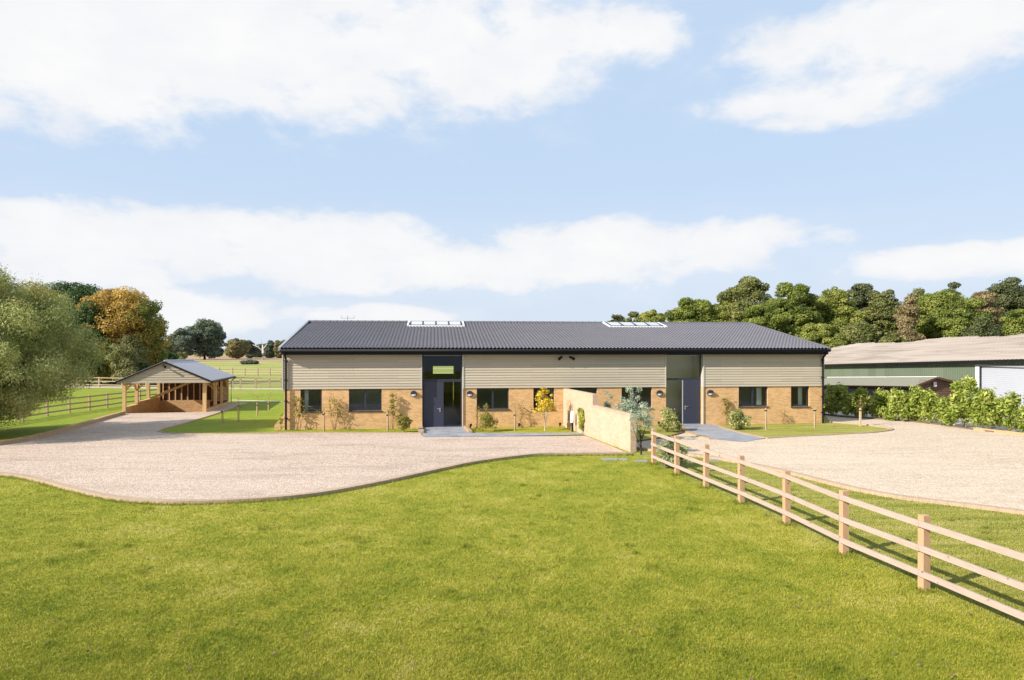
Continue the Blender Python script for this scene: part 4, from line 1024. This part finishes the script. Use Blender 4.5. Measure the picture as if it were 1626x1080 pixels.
# woodland on the right behind the house and barn
WG = 'woodland trees behind the house and barn'
for (px, top, w, Y, lf, lab, sd, nc, n) in (
    (982, 496, 60, 150, 'leaf_deep', 'small dark tree at the left end of the wood, above the roof', 41, 26, 9000),
    (1010, 492, 46, 148, 'leaf_olive', 'low olive tree just above the right skylight', 66, 24, 7000),
    (1037, 486, 56, 145, 'leaf_lime', 'yellow-green tree above the right skylight', 42, 26, 9000),
    (1103, 466, 88, 128, 'leaf_green', 'round green tree between the skylight and the wood summit', 43, 44, 16000),
    (1185, 438, 100, 138, 'leaf_olive', 'tallest olive-green tree of the wood behind the ridge end', 44, 50, 18000),
    (1258, 445, 88, 122, 'leaf_green', 'bright green tree over the right roof corner of the house', 45, 50, 20000),
    (1214, 478, 80, 112, 'leaf_green', 'lower leafy green tree just above the sloping roof end', 46, 44, 16000),
    (1298, 512, 80, 105, 'leaf_lime', 'low lime-green tree above the house gutter corner', 47, 40, 14000),
    (1328, 449, 84, 126, 'leaf_lime', 'yellow-green tree left of the pines', 48, 50, 18000),
    (1368, 440, 62, 136, 'leaf_deep', 'dark tall tree breaking the wood skyline left of the brown one', 49, 36, 12000),
    (1400, 452, 60, 132, 'leaf_olive', 'olive tree between the dark skyline tree and the brown thin tree', 50, 34, 12000),
    (1441, 471, 46, 112, 'leaf_brown', 'thin pale-brown dying tree with a bare trunk in the wood', 51, 20, 5000),
    (1500, 458, 112, 118, 'leaf_green', 'broad green domed tree above the metal barn roof', 52, 56, 24000),
    (1518, 447, 46, 150, 'leaf_deep', 'dark pine top poking out above the broad domed tree', 53, 20, 6000),
    (1560, 456, 64, 126, 'leaf_brown', 'rusty brown tree right of the broad green dome', 54, 34, 12000),
    (1605, 434, 88, 134, 'leaf_deep', 'tall dark tree at the right edge of the wood', 55, 46, 16000),
    (1618, 485, 60, 108, 'leaf_green', 'green tree low at the right edge above the barn ridge', 56, 30, 10000),
    (1690, 430, 110, 130, 'leaf_deep', 'dark tree cut by the right picture edge', 57, 40, 9000),
    (1150, 472, 70, 140, 'leaf_lime', 'yellow-green tree left of the tallest olive tree', 58, 34, 10000),
    (1365, 505, 70, 108, 'leaf_olive', 'low olive tree right above the barn roof start', 59, 34, 12000),
    (1418, 525, 60, 104, 'leaf_olive', 'scrubby tree at the barn ridge below the brown thin tree', 60, 26, 9000),
    (1470, 452, 70, 145, 'leaf_olive', 'olive tree in the back row behind the brown thin tree', 61, 36, 10000),
    (1560, 505, 70, 106, 'leaf_deep', 'low dark tree under the rusty brown tree', 62, 30, 10000),
    (1290, 462, 120, 150, 'leaf_deep', 'dark back-row tree seen between the bright green trees', 63, 44, 10000),
    (1430, 480, 130, 152, 'leaf_deep', 'dark back-row tree behind the brown thin tree', 64, 44, 10000),
    (1550, 470, 130, 154, 'leaf_deep', 'dark back-row tree behind the rusty brown tree', 65, 44, 9000)):
    bare = lf == 'leaf_brown' and sd == 51
    ctree('woodland_tree', px, top, w, Y, lf, lab, 'pale_bark' if bare else 'dark_bark', int(n*1.9), .235*Y/120, nc, sd, cr=.31, low=.02 if not bare else .2, group=WG, flat=.68, dome=.18 if not bare else 0, trunk=.35 if bare else .4)

# ------------------------------------------------------------------ laurel hedge shrubs
HG = 'laurel shrubs planted in a row along the yard'
g0 = random.Random(77)
for i, (px, by, w, top, lab) in enumerate((
    (1328, 660, 34, 613, 'yellowish laurel nearest the house corner'), (1364, 663, 40, 619, 'laurel behind the young staked tree'),
    (1400, 665, 32, 625, 'low laurel third from the house'), (1428, 669, 30, 621, 'laurel in front of the dark band under the stable eave'),
    (1455, 670, 28, 620, 'laurel just left of the stable gable'), (1479, 673, 24, 623, 'thin laurel under the stable gable with bare stem'),
    (1505, 677, 24, 631, 'small laurel after the gap in the hedge'), (1531, 679, 38, 603, 'tallest laurel beside the roller door'),
    (1567, 683, 38, 621, 'bushy laurel in front of the white roller door'), (1602, 686, 34, 628, 'sparse laurel near the right picture edge'),
    (1645, 692, 36, 625, 'laurel cut by the right picture edge'))):
    b = at(px, by); H = hgt(top, b.y); rx = w/2*b.y/F*g0.uniform(1.2, 1.6); cl = []
    g = random.Random(100+i)
    for j in range(64):
        h = g.uniform(.12, 1); pr_ = (1-h**3)*.6+.42; a = g.uniform(0, 6.28); r_ = rx*pr_*math.sqrt(g.random())*.9
        q = g.uniform(.10, .20); cl.append((r_*math.cos(a), r_*math.sin(a)*.8, .1+h*(H-.22)+g.uniform(-.1, .12), q, q, q*1.5))
    sparse = i in (5, 6, 9)
    tree('laurel_shrub', b, cl, 1300 if sparse else 2700, .115, 'leaf_laurel', 'stem', lab, 'shrub', HG, trunk_r=.025, seed=200+i, aspect=.36, trunk_top=H*.55, nlimb=12, shell=(.2, 1.9))

# garden shrubs
def shrub(name, px, by, top, w, leaf, label, n=1800, ls=.05, cat='shrub', aspect=.4, nc=22, seed=0, bark='stem', low=.1, q0=.16, Y=None, cr=.3, trunk_r=.015, group=None, shell=(.2, 1.1)):
    b = at(px, by) if Y is None else atY(px, Y); H = hgt(top, b.y); rx = w/2*b.y/F; z0 = H*low
    cl = crown_clumps((0, 0, (H+z0)/2), rx*1.05, rx*.9, (H-z0)/2*1.02, nc, seed, cr, .9, (.2, .9)); n = int(n*1.4)
    return tree(name, b, cl, n, ls, leaf, bark, label, cat, group, trunk_r=trunk_r, seed=seed, aspect=aspect, trunk_top=max(H*.35, z0+.1), nlimb=10, shell=shell)
shrub('variegated_shrub', 1066, 686, 648, 33, 'leaf_variegated', 'cream and green bush standing left of the slate-path door', 6000, .055, seed=71, low=.02, cr=.4, nc=30)
shrub('variegated_shrub', 1172, 682, 650, 33, 'leaf_variegated', 'cream and green bush right of the slate path under the wall climber', 6000, .055, seed=72, low=.02, cr=.4, nc=30)
shrub('wall_shrub', 642, 686.5, 656, 25, 'leaf_climber', 'loose green shrub left of the glazed entrance', 900, .05, seed=73, nc=14)
shrub('yucca_shrub', 771, 685.5, 643, 40, 'leaf_climber', 'spiky green shrub in the bed under the twin window', 1100, .07, seed=74, nc=16, aspect=.2, low=.0)
shrub('bamboo_plant', 924, 690, 648, 15, 'leaf_bamboo', 'slim yellow-green bamboo against the freestanding wall', 1000, .07, seed=75, nc=16, aspect=.2, cr=.35)
shrub('golden_tree', 865, 684, 616, 36, 'leaf_gold', 'small tree with bright golden leaves in front of a window', 1000, .06, 'tree', seed=76, nc=30, low=.36, trunk_r=.025, bark='pale_bark', aspect=.6, cr=.2, shell=(.05, 1.5))
shrub('silver_tree', 1005, 702, 612, 52, 'leaf_silver', 'larger silver-leaved tree in front of the window behind the wall end', 3400, .055, 'tree', seed=77, nc=34, low=.3, trunk_r=.035, aspect=.3, cr=.2, shell=(.05, 1.4))
shrub('olive_tree', 1018, 722, 643, 42, 'leaf_silver', 'small silvery olive tree growing beside the end of the freestanding wall', 1500, .04, 'tree', seed=78, nc=28, low=.44, trunk_r=.035, bark='dark_bark', aspect=.3, cr=.22, shell=(.05, 1.4))
shrub('grey_shrub', 966, 690, 622, 18, 'leaf_silver', 'pale grey-green upright shrub behind the low part of the brick wall', 2600, .04, seed=79, nc=30, low=.05, cr=.35)
shrub('oleander_shrub', 1068, 742, 694, 50, 'leaf_oleander', 'narrow-leaved bush directly behind the second fence post', 4200, .08, seed=80, nc=34, aspect=.2, low=.0, cr=.38)
shrub('corner_grass_plant', 446, 685, 655, 10, 'leaf_bamboo', 'straw-coloured plant at the left corner buttress of the house', 400, .05, seed=81, nc=8, aspect=.15, low=0)

# climbers on the wall
def climber(px0, px1, top, bot, label, seed, n=260, leaf='leaf_climber', pts=None):
    u0 = hx(px0, w=-.25)[0]; u1 = hx(px1, w=-.25)[0]; zt = hx((px0+px1)/2, top, -.2)[1]
    root = empty('wall_climber', hp((u0+u1)/2, -.22, 0), ang, label, 'climbing plant', 'climbers trained on the house wall')
    g = random.Random(seed); W = (u1-u0); mb = MB(); cl = []
    for i in range(6):
        x = g.uniform(-.08, .08); P = [(x, 0, -.03)]; z = 0; xx = x
        for j in range(6):
            z += zt/6*g.uniform(.85, 1.1); xx += g.uniform(-.2, .2)*W*.7; xx = max(-W/2, min(W/2, xx))
            P.append((xx, g.uniform(-.12, .1), z)); q = g.uniform(.07, .15)
            if j > 1: cl.append((xx, g.uniform(-.08, .06), z, q, q*.7, q))
        mb.tube(P, [.012, .011, .01, .008, .007, .006, .004], 5)
    V, t = leaves(cl, n, .045, .5, seed, .2, (.1, 1.3)); leafobj('foliage', V, t, MATS[leaf], root)
    mb.build('stems', MATS['stem'], root); return root
climber(462, 484, 634, 682, 'sparse climber between the left downpipe and the first window', 91, 420)
climber(520, 545, 634, 682, 'yellowish climber between the first and second windows', 92, 300)
climber(612, 632, 626, 670, 'leafy climber right of the second window below the wall lamp', 93, 480)
climber(752, 765, 646, 680, 'thin brown climber just right of the glazed entrance lamp', 94, 90)
climber(815, 842, 640, 684, 'nearly bare climber between the twin window and the golden tree', 95, 70)
climber(1143, 1166, 632, 660, 'yellow-green climber left of the right-hand twin window', 96, 380)
climber(1236, 1252, 652, 672, 'nearly bare climber between the two right-hand windows', 97, 30)
# brown climber on freestanding wall
g = random.Random(5); rt = empty('bare_climber', at(903, 683), 0, 'brown bare-stemmed climber on the freestanding wall near the house', 'climbing plant'); mb = MB()
for i in range(7):
    P = [(g.uniform(-.05, .05), -.05, -.03)]
    for j in range(5): P.append((P[-1][0]+g.uniform(-.06, .07), P[-1][1]+g.uniform(-.08, .08), .32*(j+1)))
    mb.tube(P, [.012, .01, .01, .008, .006, .004], 5)
mb.build('stems', MATS['stem'], rt)

# young staked trees
def staked(px, by, top, label, twig=None, stake_top=None, leafn=0, lf='leaf_climber', sw=.05):
    b = at(px, by); H = hgt(top, b.y); hs = hgt(stake_top, b.y) if stake_top else H
    r = empty('young_tree', b, 0, label, 'tree', 'young staked trees in the grass')
    mb = MB(); mb.bar((0, 0, -.1), (0, 0, hs), sw, sw, up=(0, 1, 0)); st = mb.build('stake', MATS['stake'], r)
    MB().box(-.05, .05, -.05, .05, hs-.16, hs-.11).build('tie', MATS['black_metal'], st)
    g = random.Random(int(px)); mb = MB(); mb.tube([(.05, .02, -.05), (.06, .03, H*.5), (.02, .02, H)], [.018, .014, .006], 5); cl = []
    for i in range(twig or 0):
        z = g.uniform(.6, .98)*H; a = g.uniform(0, 6.28); l = g.uniform(.25, .6)
        e = (.04+math.cos(a)*l, math.sin(a)*l, z+l*g.uniform(.4, .9)); mb.tube([(.04, .02, z), e], [.008, .003], 4); cl.append((*e, .16, .16, .16))
    mb.build('trunk', MATS['stem'], r)
    if leafn and cl:
        V, t = leaves(cl, leafn, .04, .5, int(px), .2, (.1, 1.4)); leafobj('crown', V, t, MATS[lf], r)
    return r
staked(513.5, 685, 652, 'young tree tied to a pale stake between the first and second windows', 5, 654, 40)
staked(615, 685, 650, 'young tree on a stake at the right edge of the second window', 5, 655, 40)
staked(817, 684, 640, 'thin sapling on a stake right of the twin window', 3, 655, 20)
staked(1216, 683, 643, 'staked sapling below the right-hand twin window', 5, 648, 30)
staked(1293.5, 680, 643, 'staked sapling close to the right house corner', 6, 648, 25)
staked(1366, 677, 632, 'young branching tree on a thick stake at the tip of the right-hand bed', 14, 648, 160, 'leaf_laurel', .09)
staked(352.5, 672, 650, 'stake with a short sapling at the left end of the side lawn', 2, 650)
staked(378, 669.5, 630, 'tall staked sapling second in the side lawn', 3, 641, 20)
staked(408, 660, 628, 'faint staked sapling third in the side lawn', 6, 640, 50)
staked(426, 652, 632, 'staked sapling farthest back in the side lawn', 3, 638, 20)

# white bollard light by the wall
p = at(909, 685.5); bo = empty('bollard_light', p, 0, 'white-headed bollard light on a black stem at the freestanding wall', 'bollard light')
MB().tube([(0, 0, -.03), (0, 0, .46)], .05, 12).build('stem', MATS['black_metal'], bo)
mb = MB(); mb.tube([(0, 0, .46), (0, 0, .5), (0, 0, .95), (0, 0, 1.04)], [.10, .12, .10, .05], 14); mb.build('lamp_head', MATS['white_plastic'], bo, True)

# ------------------------------------------------------------------ lawn grass blades (uncountable)
def inpoly(px, py, poly):
    x = np.array([p[0] for p in poly]); y = np.array([p[1] for p in poly]); ins = np.zeros(len(px), bool); j = len(x)-1
    for i in range(len(x)):
        c = ((y[i] > py) != (y[j] > py)) & (px < (x[j]-x[i])*(py-y[i])/(y[j]-y[i]+1e-12)+x[i]); ins ^= c; j = i
    return ins
def blades(n, y0, y1, name, seed):
    g = np.random.default_rng(seed)
    # density falls with distance: sample 1/Y uniformly-ish
    iy = g.uniform(1/y1, 1/y0, n); Y = 1/iy; X = g.uniform(-.80, .80, n)*Y
    ok = ~inpoly(X, Y, drive) & ~inpoly(X, Y, court)
    X, Y = X[ok], Y[ok]; n = len(X); nt = 0
    # longer tufts the mower misses round the fence posts and along the brick edging
    T = [(p.x, p.y, .13, 420) for p in fp]+[(p.x-.02, p.y-.17, .10, 22) for p in catmull(img(drive_front), 14) if p.x > -22]
    for _ in range(170):      # weeds, clover and coarse tufts dotted over the turf
        ty = 1/g.uniform(1/26, 1/8); tx = g.uniform(-.75, .75)*ty; w_ = np.array([-.4, 0, .4])
        if not (inpoly(tx+w_, ty+w_, drive).any() or inpoly(tx+w_, ty-w_, court).any()): T.append((tx, ty, g.uniform(.04, .14), int(g.uniform(30, 99))))
    for tx, ty, tr, tn in T:
        X = np.append(X, tx+g.normal(0, tr, tn)); Y = np.append(Y, ty+g.normal(0, tr if tn != 22 else .05, tn)); nt += tn
    n = len(X); long_ = np.ones(n); long_[n-nt:] = g.uniform(1.2, 2.6, nt)
    h = long_*g.uniform(.014, .034, n)*(1+.012*Y); w = .0024*(1+.10*Y)*g.uniform(.6, 1.3, n)
    a = g.uniform(0, 6.283, n); lx = g.normal(0, .55, n)*h; ly = g.normal(0, .55, n)*h
    dx, dy = np.cos(a)*w, np.sin(a)*w
    Z = np.zeros(n)
    V = np.stack([np.stack([X-dx, Y-dy, Z], 1), np.stack([X+dx, Y+dy, Z], 1),
                  np.stack([X+dx*.4+lx, Y+dy*.4+ly, h], 1), np.stack([X-dx*.4+lx, Y-dy*.4+ly, h], 1)], 1).reshape(-1, 3)
    tn_ = g.uniform(0, 1, n); tn_[n-nt:] *= .15
    o = leafobj(name, V, tn_, MATS['grass_blade']); tag(o, 'short mown lawn grass in front of the house', 'grass', kind='stuff')
blades(650000, 7.5, 30, 'lawn_grass', 1)
# scattered dead leaves on the lawn
g = np.random.default_rng(9); n = 420; Y = 1/g.uniform(1/30, 1/8, n); X = g.uniform(-.75, .75, n)*Y
ok = ~inpoly(X, Y, drive) & ~inpoly(X, Y, court); X, Y = X[ok], Y[ok]; n = len(X)
a = g.uniform(0, 6.28, n); s = g.uniform(.015, .042, n)
V = np.stack([np.stack([X+np.cos(a+k)*s*f, Y+np.sin(a+k)*s*f, .03+g.uniform(0, .03, n)], 1) for k, f in ((0, 1), (1.57, .6), (3.14, 1), (4.71, .6))], 1).reshape(-1, 3)
o = leafobj('fallen_leaves', V, g.uniform(0, 1, n), MATS['soil']); tag(o, 'dead brown leaves scattered over the front lawn', 'fallen leaves', kind='stuff')
